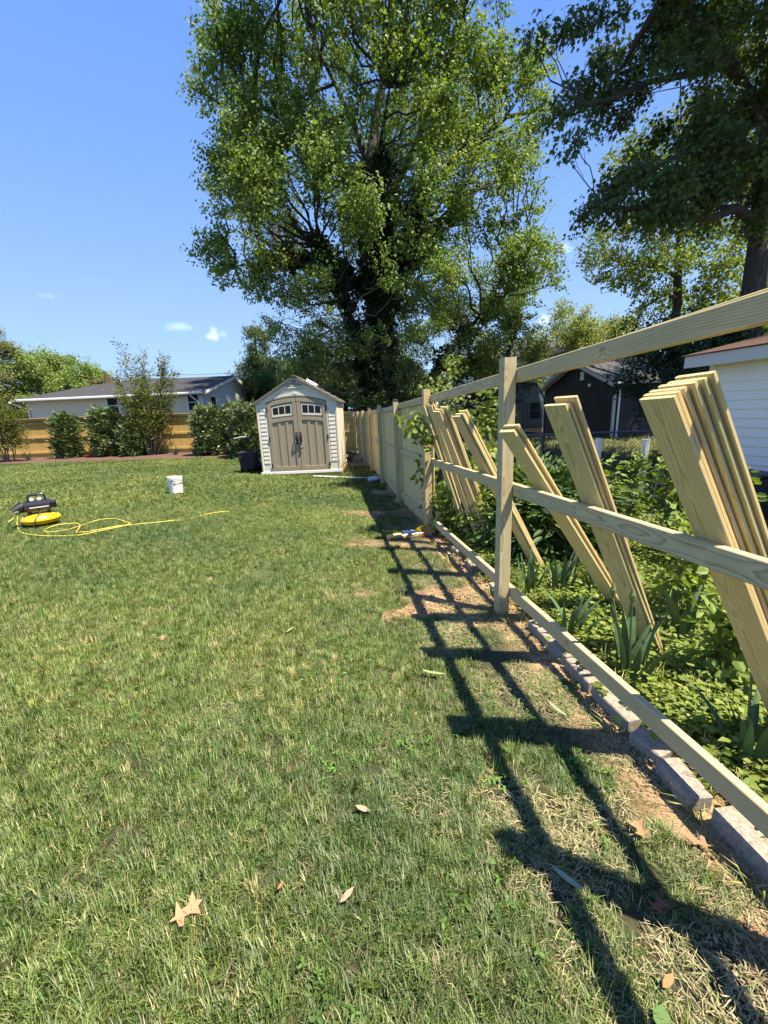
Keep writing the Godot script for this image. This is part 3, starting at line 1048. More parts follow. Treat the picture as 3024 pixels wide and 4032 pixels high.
func make_shed() -> void:
	var turn := -0.123
	var t := thing("garden_shed", "cream resin garden shed with taupe double doors and gable vent", "shed", Vector3(-0.817, -0.135, -11.945), turn)
	var W := 1.10
	var D := 2.1
	var hw := 1.99
	var pk := 2.62
	pbox(t, "skid_board", M.white_plastic, Vector3(-1.15, 0.02, -0.05), Vector3(1.15, 0.10, 0.03), 0.006)
	pbox(t, "base_timber", M.stained, Vector3(-1.12, -0.06, -D - 0.02), Vector3(1.12, 0.05, 0.012), 0.004)
	# walls
	pbox(t, "side_wall", M.resin, Vector3(-W, 0.10, -D), Vector3(-W + 0.05, hw, 0.0), 0.01)
	pbox(t, "side_wall", M.resin, Vector3(W - 0.05, 0.10, -D), Vector3(W, hw, 0.0), 0.01)
	pslab(t, "rear_wall", M.resin, [Vector2(-W + 0.051, 0.10), Vector2(W - 0.051, 0.10), Vector2(W - 0.051, hw), Vector2(0, pk - 0.03), Vector2(-W + 0.051, hw)], -D, -D + 0.05)
	pbox(t, "floor", M.resin, Vector3(-W + 0.052, 0.101, -D + 0.052), Vector3(W - 0.052, 0.13, -0.05))
	# front pilasters with louvres
	for s in [-1.0, 1.0]:
		var pil := pbox(t, "front_pilaster", M.resin, Vector3(minf(s * 0.815, s * (W - 0.052)), 0.101, -0.045), Vector3(maxf(s * 0.815, s * (W - 0.052)), hw - 0.01, 0.004), 0.004)
		pbox(t, "corner_trim", M.resin, Vector3(minf(s * (W - 0.05), s * (W + 0.012)), 0.102, -0.06), Vector3(maxf(s * (W - 0.05), s * (W + 0.012)), hw + 0.01, 0.018), 0.012)
		for i in 14:
			var y := 0.335 + i * 0.1115
			var b := Mb.new()
			var x0 := minf(s * 0.865, s * 1.035)
			var x1 := maxf(s * 0.865, s * 1.035)
			# each louvre tips outward at its foot
			b.slab(PackedVector2Array([Vector2(0.0, y + 0.096), Vector2(0.004, y + 0.096), Vector2(0.013, y + 0.006), Vector2(0.0, y)]), x0, x1, Transform3D(Basis(Vector3(0, 0, 1), Vector3(0, 1, 0), Vector3(1, 0, 0)), Vector3(0, 0, 0.004)))
			part(pil, "louvre", b.mesh(M.resin_louvre))
	# gable front
	var gp := []
	gp.append(Vector2(-W + 0.052, hw - 0.012))
	gp.append(Vector2(-0.83, hw - 0.012))
	for i in 21:
		var x := -0.83 + 1.66 * i / 20.0
		gp.append(Vector2(x, arch(x, 0.83, 1.99, 0.135)))
	gp.append(Vector2(0.83, hw - 0.012)); gp.append(Vector2(W - 0.052, hw - 0.012)); gp.append(Vector2(W - 0.052, hw + 0.02)); gp.append(Vector2(0, pk - 0.01)); gp.append(Vector2(-W + 0.052, hw + 0.02))
	var gable := pslab(t, "gable", M.resin, gp, -0.045, 0.006)
	# arched header with its small crown
	var hp := []
	for i in 25:
		var x := -1.02 + 2.04 * i / 24.0
		hp.append(Vector2(x, arch(x, 0.83, 2.02, 0.135) if absf(x) < 0.84 else 2.012))
	for i in range(24, -1, -1):
		var x := -1.02 + 2.04 * i / 24.0
		var bump := 0.045 * exp(-pow(x / 0.12, 2.0))
		hp.append(Vector2(x, (arch(x, 0.83, 2.02, 0.135) if absf(x) < 0.84 else 2.012) + 0.075 + bump))
	pslab(gable, "header_moulding", M.resin, hp, 0.006, 0.034)
	var em := Mb.new()
	em.lathe([Vector2(0.0, 0.012), Vector2(0.05, 0.008), Vector2(0.07, 0.0)], 20, Transform3D(Basis(Vector3(1, 0, 0), PI / 2).scaled(Vector3(1, 0.42, 1)), Vector3(0, 2.20, 0.034)))
	part(gable, "emblem_boss", em.mesh(M.resin_louvre))
	for s in [-1.0, 1.0]:
		# raking boards that follow the roof
		pslab(gable, "rake_board", M.resin, [Vector2(s * 1.04, hw + 0.028), Vector2(s * 0.86, hw + 0.028), Vector2(0, pk - 0.14), Vector2(0, pk - 0.035)], 0.0065, 0.03)
	# triangular vent
	var vent := pslab(gable, "vent", M.black, [Vector2(-0.27, 2.395), Vector2(0.27, 2.395), Vector2(0, 2.555)], 0.0315, 0.034)
	for i in 3:
		var y := 2.40 + i * 0.042
		var hx := 0.30 - i * 0.072
		pbox(vent, "vent_slat", M.resin_louvre, Vector3(-hx, y, 0.034), Vector3(hx, y + 0.017, 0.05), 0.003)
	pbox(gable, "vent_sill", M.resin, Vector3(-0.36, 2.345, 0.0305), Vector3(0.36, 2.385, 0.046), 0.004)
	# doors
	for s in [-1.0, 1.0]:
		var door := Node3D.new()
		door.name = "door"
		t.add_child(door, true)
		var back := []
		var x0 = s * 0.006
		var x1 = s * 0.808
		var pts := []
		for i in 11:
			var x := lerpf(x0, x1, i / 10.0)
			pts.append(Vector2(x, arch(x, 0.83, 1.972, 0.135)))
		back.append_array(pts)
		back.append(Vector2(x1, 0.105)); back.append(Vector2(x0, 0.105))
		pslab(door, "panel", M.taupe, back, -0.03, 0.002)
		var bx := func(nm: String, a: float, c: float, y0: float, y1: float, z1: float) -> void:
			pbox(door, nm, M.taupe, Vector3(minf(a, c) * 1.0 if s > 0 else -maxf(a, c), y0, 0.002), Vector3(maxf(a, c) if s > 0 else -minf(a, c), y1, z1), 0.004)
		bx.call("stile", 0.006, 0.112, 0.106, 1.97, 0.026)
		bx.call("stile", 0.705, 0.808, 0.106, 1.97, 0.026)
		bx.call("bottom_rail", 0.112, 0.705, 0.106, 0.235, 0.026)
		# curved rails: top, and the one under the windows
		for cr in [[1.90, 2.107, 0.006, 0.808], [1.50, 1.575, 0.112, 0.705]]:
			var pl := []
			for i in 9:
				var x = lerpf(cr[2], cr[3], i / 8.0) * s
				pl.append(Vector2(x, (arch(x, 0.83, 1.972, 0.135) - 0.001) if cr[0] > 1.8 else arch(x, 0.83, 1.50, 0.09)))
			for i in range(8, -1, -1):
				var x = lerpf(cr[2], cr[3], i / 8.0) * s
				pl.append(Vector2(x, arch(x, 0.83, 1.972 - 0.10, 0.125) if cr[0] > 1.8 else arch(x, 0.83, 1.42, 0.09)))
			pslab(door, "curved_rail", M.taupe, pl, 0.0025, 0.0255)
		# raised battens on the lower panel
		for bt in [0.265, 0.475]:
			bx.call("batten", bt, bt + 0.075, 0.236, 1.475, 0.016)
		# window of three panes
		var wf := []
		for i in 7:
			var x = lerpf(0.135, 0.685, i / 6.0) * s
			wf.append(Vector2(x, arch(x, 0.83, 1.83, 0.11)))
		wf.append(Vector2(0.685 * s, 1.60)); wf.append(Vector2(0.135 * s, 1.64))
		var win := pslab(door, "window", M.resin_louvre, wf, 0.0028, 0.012)
		for i in 3:
			var a := 0.162 + i * 0.172
			var c := a + 0.148
			pslab(win, "pane", M.glass, [Vector2(a * s, arch(a, 0.83, 1.80, 0.11)), Vector2(c * s, arch(c, 0.83, 1.80, 0.11)), Vector2(c * s, arch(c, 0.83, 1.645, 0.05)), Vector2(a * s, arch(a, 0.83, 1.645, 0.05))], 0.0121, 0.014)
		for hy in [1.80, 1.02, 0.26]:
			var hb := Mb.new()
			hb.box(Vector3(s * 0.812 - 0.02, hy - 0.055, 0.026), Vector3(s * 0.812 + 0.02, hy + 0.055, 0.036), Transform3D.IDENTITY, 0.003)
			hb.tube([Vector3(s * 0.812, hy - 0.062, 0.036), Vector3(s * 0.812, hy + 0.062, 0.036)], [0.013, 0.013], 8)
			part(door, "hinge", hb.mesh(M.black))
		# pull handle
		var hd := Mb.new()
		var hx = s * 0.055
		hd.tube([Vector3(hx, 1.13, 0.024), Vector3(hx, 1.13, 0.075), Vector3(hx, 1.08, 0.088), Vector3(hx, 0.97, 0.088), Vector3(hx, 0.92, 0.075), Vector3(hx, 0.92, 0.024)], [0.017, 0.017, 0.018, 0.018, 0.017, 0.017], 8)
		hd.box(Vector3(hx - 0.028, 0.88, 0.0265), Vector3(hx + 0.028, 1.18, 0.033), Transform3D.IDENTITY, 0.003)
		part(door, "handle", hd.mesh(M.black))
	var hasp := pbox(t, "hasp", M.black, Vector3(-0.085, 0.845, 0.036), Vector3(0.10, 0.885, 0.062), 0.005)
	pbox(hasp, "latch_pin", M.metal, Vector3(0.095, 0.85, 0.045), Vector3(0.145, 0.865, 0.058), 0.003)
	var lk := Mb.new()
	lk.tube([Vector3(0.05, 0.80, 0.07), Vector3(0.05, 0.865, 0.07), Vector3(0.066, 0.882, 0.07), Vector3(0.084, 0.865, 0.07), Vector3(0.084, 0.80, 0.07)], [0.005, 0.005, 0.005, 0.005, 0.005], 6)
	lk.box(Vector3(0.036, 0.745, 0.056), Vector3(0.098, 0.80, 0.084), Transform3D.IDENTITY, 0.006)
	part(t, "padlock", lk.mesh(M.metal))
	# roof: two slabs with a ridge cap
	for s in [-1.0, 1.0]:
		var b := Mb.new()
		b.slab(PackedVector2Array([Vector2(0, pk + 0.05), Vector2(s * 1.17, hw + 0.005), Vector2(s * 1.17, hw - 0.04), Vector2(s * 1.13, hw - 0.04), Vector2(0, pk - 0.008)]), -D - 0.06, 0.085)
		for i in 6:
			var f := (i + 0.5) / 6.0
			var p := Vector2(0, pk + 0.05).lerp(Vector2(s * 1.17, hw + 0.005), f)
			b.box(Vector3(p.x - 0.02, p.y - 0.006, -D - 0.05), Vector3(p.x + 0.02, p.y + 0.012, 0.08))
		part(t, "roof_panel", b.mesh(M.roof_resin))
	pslab(t, "ridge_cap", M.roof_resin, [Vector2(-0.11, pk + 0.01), Vector2(0, pk + 0.075), Vector2(0.11, pk + 0.01), Vector2(0, pk + 0.052)], -D - 0.07, 0.095)
	# two white offcuts lying on the right slope
	for q in [[0.36, -0.35, 0.24], [0.50, -0.2, 0.16]]:
		var cx: float = q[0]
		var y := pk + 0.05 - (pk + 0.05 - hw - 0.005) * cx / 1.17
		var o := pbox(self, "white_offcut", M.white_plastic, Vector3(-q[2] / 2, 0.0, -0.06), Vector3(q[2] / 2, 0.085, 0.06), 0.01)
		o.transform = t.transform * Transform3D(Basis(Vector3(0, 0, 1), -atan2(pk - hw + 0.045, 1.17)), Vector3(cx, y + 0.012, q[1]))
		tag(o, "long white block lying on the shed roof near its ridge" if cx < 0.4 else "short white block lying lower on the shed roof", "block")

# ------------------------------------------------------------------ things on the lawn
func letters(parent: Node, called: String, text: String, material: Material, size: float, f: Transform3D, bold := true) -> MeshInstance3D:
	var tm := TextMesh.new()
	var sf := SystemFont.new()
	sf.font_names = PackedStringArray(["Droid Sans"])
	if bold:
		sf.font_weight = 700
	tm.font = sf
	tm.text = text
	tm.font_size = 32
	tm.pixel_size = size / 32.0
	tm.depth = 0.0015
	tm.material = material
	return part(parent, called, tm, null, f)

func make_bucket() -> void:
	var p := Vector3(-3.368, 0, -9.405)
	p.y = gy(p.x, p.z) + 0.01
	var t := thing("plastic_bucket", "white plastic pail with blue lettering standing open on the lawn", "bucket", p, 0.62)
	t.rotation.z = -0.012
	var b := Mb.new()
	b.lathe([Vector2(0.0, 0.0), Vector2(0.130, 0.0), Vector2(0.134, 0.006), Vector2(0.147, 0.285), Vector2(0.153, 0.287), Vector2(0.154, 0.297), Vector2(0.148, 0.299), Vector2(0.149, 0.318), Vector2(0.158, 0.320), Vector2(0.159, 0.332), Vector2(0.150, 0.334), Vector2(0.151, 0.352), Vector2(0.156, 0.355), Vector2(0.156, 0.366), Vector2(0.152, 0.368)], 40)
	part(t, "shell", b.mesh(M.white_plastic))
	var i2 := Mb.new()
	i2.lathe([Vector2(0.152, 0.368), Vector2(0.147, 0.366), Vector2(0.128, 0.02), Vector2(0.0, 0.018)], 40)
	part(t, "lining", i2.mesh(M.inner_plastic))
	var hd := Mb.new()
	var pts := []
	var rr := []
	for k in 13:
		var w := PI * k / 12.0
		pts.append(Vector3(cos(w) * 0.166, 0.30 - sin(w) * 0.17, 0.10 * sin(w) + 0.075 * sin(w)))
		rr.append(0.0028)
	hd.tube(pts, rr, 6)
	for s in [-1.0, 1.0]:
		hd.tube([Vector3(s * 0.148, 0.30, 0), Vector3(s * 0.174, 0.30, 0)], [0.014, 0.012], 8)
	part(t, "bail_handle", hd.mesh(M.metal), null, Transform3D(Basis(Vector3.UP, -2.2), Vector3.ZERO))
	# the name wraps round the shell
	var word := "QUIKRETE"
	for k in word.length():
		var w := -0.50 + k * 0.262
		var y := 0.222
		var r := 0.1455
		letters(t, "letter", word[k], M.ink, 0.062, Transform3D(Basis(Vector3.UP, w) * Basis(Vector3.RIGHT, -0.046), Vector3(sin(w) * r, y, cos(w) * r)))
	# small grey print: a round mark and lines of text
	var ring := Mb.new()
	var c := []
	var cr := []
	for k in 17:
		var q := TAU * k / 16.0
		var w := -0.85 + cos(q) * 0.15
		c.append(Vector3(sin(w) * 0.1425, 0.145 + sin(q) * 0.023, cos(w) * 0.1425)); cr.append(0.0016)
	ring.tube(c, cr, 4, false)
	ring.tube([Vector3(sin(-0.95) * 0.1425, 0.16, cos(-0.95) * 0.1425), Vector3(sin(-0.75) * 0.1425, 0.13, cos(-0.75) * 0.1425)], [0.0016, 0.0016], 4)
	part(t, "warning_mark", ring.mesh(M.ink_grey))
	for l in [[0.196, -0.30, 0.20], [0.15, 0.25, 0.65], [0.125, 0.22, 0.72], [0.09, 0.12, 0.55], [0.155, -1.5, -1.1], [0.13, -1.5, -1.15]]:
		var tp := Mb.new()
		for k in 6:
			var w0 := lerpf(l[1], l[2], k / 6.0)
			var w1 := lerpf(l[1], l[2], (k + 0.72) / 6.0)
			var r: float = 0.1346 + (l[0] as float) * 0.0466
			tp.quadn(Vector3(sin(w0) * r, l[0], cos(w0) * r), Vector3(sin(w1) * r, l[0], cos(w1) * r), Vector3(sin(w1) * r, l[0] + 0.007, cos(w1) * r), Vector3(sin(w0) * r, l[0] + 0.007, cos(w0) * r), Vector3(sin(w0), 0, cos(w0)))
		part(t, "print_line", tp.mesh(M.ink_grey))

func make_compressor() -> void:
	var p := Vector3(-4.40, 0, -6.72)
	p.y = gy(p.x, p.z)
	var t := thing("air_compressor", "yellow pancake air compressor with black motor shroud on the lawn", "compressor", p, 0.55)
	t.scale = Vector3.ONE * 1.14
	var b := Mb.new()
	b.lathe([Vector2(0.0, 0.035), Vector2(0.13, 0.04), Vector2(0.19, 0.062), Vector2(0.207, 0.09), Vector2(0.210, 0.104), Vector2(0.214, 0.105), Vector2(0.214, 0.113), Vector2(0.210, 0.114), Vector2(0.204, 0.132), Vector2(0.175, 0.165), Vector2(0.12, 0.183), Vector2(0.0, 0.19)], 40)
	part(t, "tank", b.mesh(M.yellow))
	for k in 4:
		var w := TAU * k / 4.0 + 0.5
		var l := Mb.new()
		l.tube([Vector3(cos(w) * 0.15, 0.075, sin(w) * 0.15), Vector3(cos(w) * 0.17, 0.0, sin(w) * 0.17)], [0.016, 0.02], 8)
		part(t, "rubber_foot", l.mesh(M.black))
	for s in [-1.0, 1.0]:
		pbox(t, "mount", M.black, Vector3(s * 0.10 - 0.02, 0.178, -0.09), Vector3(s * 0.10 + 0.02, 0.222, 0.09), 0.004)
	# faceted shroud over motor and pump
	var sh := Mb.new()
	var poly := PackedVector2Array([Vector2(-0.115, 0.225), Vector2(0.115, 0.225), Vector2(0.135, 0.26), Vector2(0.13, 0.315), Vector2(0.085, 0.35), Vector2(-0.085, 0.35), Vector2(-0.13, 0.315), Vector2(-0.135, 0.26)])
	sh.slab(poly, -0.14, 0.13, Transform3D(Basis(Vector3(0, 0, 1), Vector3(0, 1, 0), Vector3(1, 0, 0)), Vector3.ZERO))
	var shroud := part(t, "motor_shroud", sh.mesh(M.black_gloss))
	for k in 5:
		pbox(shroud, "cooling_fin", M.black, Vector3(0.131 + k * 0.014, 0.235, -0.10), Vector3(0.138 + k * 0.014, 0.325, 0.10), 0.002)
	pbox(shroud, "end_cap", M.black_gloss, Vector3(0.13, 0.24, -0.085), Vector3(0.192, 0.318, 0.085), 0.012)
	pbox(shroud, "cover_panel", M.trim_grey, Vector3(-0.09, 0.268, 0.1335), Vector3(0.11, 0.282, 0.138), 0.002)
	var ph := Mb.new()
	ph.tube([Vector3(-0.14, 0.29, 0), Vector3(-0.20, 0.27, 0.01), Vector3(-0.255, 0.245, 0.02)], [0.075, 0.062, 0.045], 10)
	part(t, "pump_head", ph.mesh(M.black))
	var hd := Mb.new()
	for z in [-0.045, 0.045]:
		hd.tube([Vector3(-0.09, 0.345, z), Vector3(-0.085, 0.41, z), Vector3(-0.06, 0.43, z), Vector3(0.06, 0.43, z), Vector3(0.085, 0.41, z), Vector3(0.09, 0.345, z)], [0.014, 0.014, 0.014, 0.014, 0.014, 0.014], 8)
	hd.box(Vector3(-0.06, 0.418, -0.05), Vector3(0.06, 0.444, 0.05), Transform3D.IDENTITY, 0.01)
	part(t, "carry_handle", hd.mesh(M.black_gloss))
	for z in [-0.05, 0.03]:
		var g := Mb.new()
		g.lathe([Vector2(0.0, 0.012), Vector2(0.02, 0.012), Vector2(0.022, 0.0)], 16, Transform3D(Basis(Vector3(1, 0, 0), 1.1), Vector3(z, 0.372, 0.05)))
		part(t, "pressure_gauge", g.mesh(M.white_plastic))
	var cp := Mb.new()
	cp.tube([Vector3(-0.24, 0.235, 0.06), Vector3(-0.20, 0.24, 0.07)], [0.012, 0.012], 8)
	part(t, "hose_coupling", cp.mesh(M.metal))
	# dark lead hanging over the tank
	var cd := Mb.new()
	cd.tube([Vector3(0.02, 0.215, 0.13), Vector3(-0.03, 0.17, 0.18), Vector3(-0.06, 0.12, 0.217), Vector3(-0.07, 0.06, 0.215), Vector3(-0.075, 0.01, 0.222)], [0.006, 0.006, 0.006, 0.006, 0.006], 6)
	part(t, "power_lead", cd.mesh(M.black))
	# the air hose
	var way := [[-4.62, -6.70, 0.26], [-4.70, -6.62, 0.14], [-4.95, -6.85, 0.05], [-5.22, -7.42, 0.03], [-5.10, -7.25, 0.02], [-4.75, -6.72, 0.02], [-4.35, -6.2, 0.02], [-4.02, -5.98, 0.02], [-3.75, -5.88, 0.02], [-3.42, -5.87, 0.02], [-3.22, -6.12, 0.02], [-3.05, -6.32, 0.025], [-3.02, -6.42, 0.03], [-3.2, -6.62, 0.03], [-3.45, -6.86, 0.03], [-3.66, -6.84, 0.025], [-3.72, -6.6, 0.02], [-3.78, -6.26, 0.02], [-3.98, -6.14, 0.02], [-4.14, -6.35, 0.02], [-4.10, -6.58, 0.03], [-3.85, -6.62, 0.03], [-3.66, -6.3, 0.025], [-3.55, -6.02, 0.02], [-3.4, -6.05, 0.02], [-3.15, -6.28, 0.03], [-2.98, -6.37, 0.02], [-2.43, -6.53, 0.03], [-2.33, -6.70, -0.01], [-2.1, -6.95, 0.02], [-1.84, -7.16, 0.02], [-1.7, -7.25, -0.02]]
	var cv := Curve3D.new()
	for k in way.size():
		var q: Array = way[k]
		var pos := Vector3(q[0], gy(q[0], q[1]) + q[2] + 0.006, q[1])
		var a: Array = way[maxi(k - 1, 0)]
		var c: Array = way[mini(k + 1, way.size() - 1)]
		var tan := Vector3(c[0] - a[0], 0, c[1] - a[1]) * 0.17
		cv.add_point(pos, -tan, tan)
	var hp := []
	var hr := []
	var l := cv.get_baked_length()
	var n := int(l / 0.05)
	for k in n + 1:
		hp.append(cv.sample_baked(l * k / n)); hr.append(0.0062)
	var hs := Mb.new()
	hs.tube(hp, hr, 7)
	var o := part(self, "air_hose", hs.mesh(M.hose))
	tag(o, "thin yellow air hose looped over the grass from the compressor", "hose")

func make_mower() -> void:
	var p := Vector3(-2.36, 0, -12.85)
	p.y = gy(p.x, p.z)
	var t := thing("lawn_mower", "black bagging lawn mower with raised handle parked beside the shed", "mower", p, -0.1)
	pbox(t, "deck", M.black, Vector3(-0.28, 0.08, -0.75), Vector3(0.28, 0.24, -0.08), 0.05)
	pbox(t, "engine_cover", M.black_gloss, Vector3(-0.17, 0.241, -0.6), Vector3(0.17, 0.42, -0.25), 0.06)
	for s in [-1.0, 1.0]:
		for z in [-0.7, -0.12]:
			var b := Mb.new()
			b.lathe([Vector2(0.0, -0.03), Vector2(0.09, -0.03), Vector2(0.10, -0.015), Vector2(0.10, 0.015), Vector2(0.09, 0.03), Vector2(0.0, 0.03)], 18, Transform3D(Basis(Vector3(0, 0, 1), PI / 2), Vector3(s * 0.31, 0.10, z)))
			part(t, "wheel", b.mesh(M.black))
	# grass bag
	var bag := Mb.new()
	bag.slab(PackedVector2Array([Vector2(-0.20, 0.16), Vector2(0.16, 0.14), Vector2(0.24, 0.60), Vector2(-0.27, 0.62)]), -0.06, 0.34)
	bag.slab(PackedVector2Array([Vector2(-0.285, 0.60), Vector2(0.255, 0.585), Vector2(0.26, 0.625), Vector2(-0.285, 0.64)]), -0.07, 0.35)
	part(t, "grass_bag", bag.mesh(M.black_cloth))
	var h := Mb.new()
	h.tube([Vector3(-0.27, 0.2, -0.05), Vector3(-0.3, 0.62, 0.2), Vector3(-0.31, 0.97, 0.46), Vector3(-0.26, 1.03, 0.5), Vector3(0.2, 1.06, 0.5), Vector3(0.26, 1.0, 0.46), Vector3(0.26, 0.62, 0.2), Vector3(0.25, 0.2, -0.05)], [0.013, 0.013, 0.013, 0.013, 0.013, 0.013, 0.013, 0.013], 7)
	part(t, "handle", h.mesh(M.black))
	var g := Mb.new()
	g.tube([Vector3(-0.26, 1.05, 0.49), Vector3(-0.05, 1.085, 0.49), Vector3(0.18, 1.08, 0.49)], [0.012, 0.016, 0.012], 7)
	part(t, "grip_bar", g.mesh(M.trim_grey))

func make_litter() -> void:
	# white board on the ground
	var a := Vector3(-0.489, 0, -11.493)
	var m := Vector3(0.62, 0, -11.12)
	var e := Vector3(0.95, 0, -10.86)
	for q in [a, m, e]:
		pass
	a.y = gy(a.x, a.z) + 0.035; m.y = gy(m.x, m.z) + 0.035; e.y = gy(e.x, e.z) + 0.03
	var o := part(self, "painted_board", board(a.distance_to(m) + 0.36, 0.085, 0.02, 0.1), M.white_plastic, lay(a, m, Vector3.UP))
	tag(o, "long white painted board lying on the grass before the shed", "board")
	# pale jug by the fence
	var jp := Vector3(1.07, 0, -10.52)
	jp.y = gy(jp.x, jp.z) + 0.075
	var t := thing("paint_jug", "pale plastic jug lying on its side by the fence", "jug", jp, 0.25)
	var b := Mb.new()
	b.lathe([Vector2(0.0, -0.13), Vector2(0.068, -0.13), Vector2(0.075, -0.12), Vector2(0.075, 0.05), Vector2(0.055, 0.10), Vector2(0.024, 0.125), Vector2(0.022, 0.14)], 20, Transform3D(Basis(Vector3(0, 0, 1), -PI / 2), Vector3.ZERO))
	part(t, "body", b.mesh(M.pale_blue))
	var c := Mb.new()
	c.lathe([Vector2(0.027, 0.14), Vector2(0.027, 0.17), Vector2(0.0, 0.172)], 16, Transform3D(Basis(Vector3(0, 0, 1), -PI / 2), Vector3.ZERO))
	part(t, "cap", c.mesh(M.white_plastic))
	var hd := Mb.new()
	hd.tube([Vector3(0.02, 0.07, 0.0), Vector3(0.06, 0.105, 0.0), Vector3(0.12, 0.07, 0.0), Vector3(0.13, 0.02, 0)], [0.011, 0.011, 0.011, 0.011], 7)
	part(t, "handle", hd.mesh(M.pale_blue))
	# hand tools beside the post
	var hp := Vector3(0.93, 0, -5.12)
	hp.y = gy(hp.x, hp.z) + 0.02
	var lv := thing("spirit_level", "silver box level lying on bare soil beside the far bare post", "level", hp, 0.12)
	pbox(lv, "rail", M.metal, Vector3(-0.28, 0.0, -0.012), Vector3(0.2, 0.05, 0.012), 0.002)
	for x in [-0.2, -0.04, 0.12]:
		pbox(lv, "vial", M.yellow, Vector3(x - 0.03, 0.012, -0.0125), Vector3(x + 0.03, 0.038, 0.0125), 0.002)
	pbox(lv, "end_cap", M.red, Vector3(0.2, 0.0, -0.014), Vector3(0.225, 0.05, 0.014), 0.003)
	var sp := Vector3(0.98, 0, -5.33)
	sp.y = gy(sp.x, sp.z) + 0.02
	var saw := thing("hand_saw", "hand saw with yellow grip lying behind the level", "saw", sp, 0.28)
	pslab(saw, "saw_blade", M.pale_blue, [Vector2(-0.08, -0.05), Vector2(0.2, -0.02), Vector2(0.2, 0.0), Vector2(-0.08, 0.05)], 0.0, 0.002, Transform3D(Basis(Vector3.RIGHT, -1.3), Vector3(0, 0.03, 0)))
	pbox(saw, "grip", M.yellow, Vector3(-0.24, 0.0, -0.035), Vector3(-0.08, 0.035, 0.035), 0.012)
	var tp := Vector3(1.13, 0, -5.22)
	tp.y = gy(tp.x, tp.z) + 0.01
	var tape := thing("cordless_drill", "black and yellow drill lying against the far bare post", "drill", tp, 0.9)
	var db := Mb.new()
	db.tube([Vector3(-0.09, 0.10, 0), Vector3(0.03, 0.11, 0), Vector3(0.09, 0.112, 0), Vector3(0.12, 0.113, 0)], [0.034, 0.036, 0.026, 0.014], 12)
	part(tape, "motor_housing", db.mesh(M.yellow))
	pbox(tape, "grip", M.black, Vector3(-0.06, 0.02, -0.018), Vector3(-0.02, 0.09, 0.018), 0.008)
	pbox(tape, "battery", M.yellow, Vector3(-0.085, 0.0, -0.035), Vector3(0.03, 0.045, 0.035), 0.008)
	# dark rag of debris past the shed corner
	var rp := Vector3(0.62, 0, -15.9)
	rp.y = gy(rp.x, rp.z)
	var rag := thing("debris_heap", "dark crumpled heap of debris in shade past the shed corner", "debris", rp)
	for k in 9:
		var q := Mb.new()
		var ce := Vector3(rf(-0.35, 0.35), rf(0.05, 0.2), rf(-0.25, 0.25))
		var f := Transform3D(Basis(rdir(), rf(0, 3)), ce)
		q.box(Vector3(-0.16, -0.02, -0.1), Vector3(0.16, 0.02, 0.1), f, 0.01)
		part(rag, "scrap", q.mesh([M.black_cloth, M.brown_wood, M.trim_grey][k % 3]))
	# green cord hanging from a post top
	var cz := -10.05
	var cb := Mb.new()
	cb.tube([Vector3(1.29, fy(cz) + 1.78, cz + 0.35), Vector3(1.20, fy(cz) + 1.93, cz + 0.05), Vector3(1.17, fy(cz) + 1.82, cz + 0.12), Vector3(1.18, fy(cz) + 1.25, cz + 0.16), Vector3(1.16, fy(cz) + 0.9, cz + 0.55), Vector3(1.17, fy(cz) + 0.5, cz + 0.6), Vector3(1.16, fy(cz) + 0.25, cz + 0.42), Vector3(1.12, fy(cz) + 0.02, cz + 0.62)], [0.009, 0.009, 0.009, 0.008, 0.008, 0.008, 0.008, 0.007], 6)
	tag(part(self, "green_cord", cb.mesh(M.green_cord)), "green cord hanging down from a capped fence post", "cord")
	# edging blocks under the bottom rail
	var bl := [[1.345, -2.45, 0.25, 0.02], [1.335, -2.19, 0.2, 0.06], [1.33, -1.95, 0.24, -0.03], [1.325, -1.66, 0.27, 0.03], [1.30, -1.40, 0.15, 0.25], [1.275, -1.205, 0.19, -0.12], [1.305, -0.93, 0.26, -0.02], [1.30, -0.65, 0.26, 0.03], [1.34, -3.2, 0.24, 0.02], [1.34, -3.9, 0.24, -0.04], [1.34, -4.4, 0.24, 0.04]]
	var words := ["pale edging block half buried under the bottom rail nearest the tall bare post", "edging block second from the tall bare post under the bottom rail", "edging block third from the tall bare post under the bottom rail", "edging block fourth from the tall bare post under the bottom rail", "short tilted edging block in the rail's shadow", "short sunlit edging block with a broken corner", "long sunlit edging block at the picture's right edge", "edging block beyond the picture's right edge", "edging block just past the tall bare post", "edging block midway between the two bare posts", "edging block nearest the far bare post"]
	for k in bl.size():
		var q: Array = bl[k]
		var h := rf(0.0, 0.012)
		var bk := pbox(self, "edging_block", M.concrete, Vector3(-0.05, -0.06, -q[2] / 2), Vector3(0.05, 0.085 + h, q[2] / 2), 0.006)
		bk.position = Vector3(q[0] + 0.04, fy(q[1]) - 0.02, q[1])
		bk.rotation = Vector3(rf(-0.02, 0.02), q[3], rf(-0.04, 0.04))
		tag(bk, words[k], "block", "concrete edging blocks along the fence")
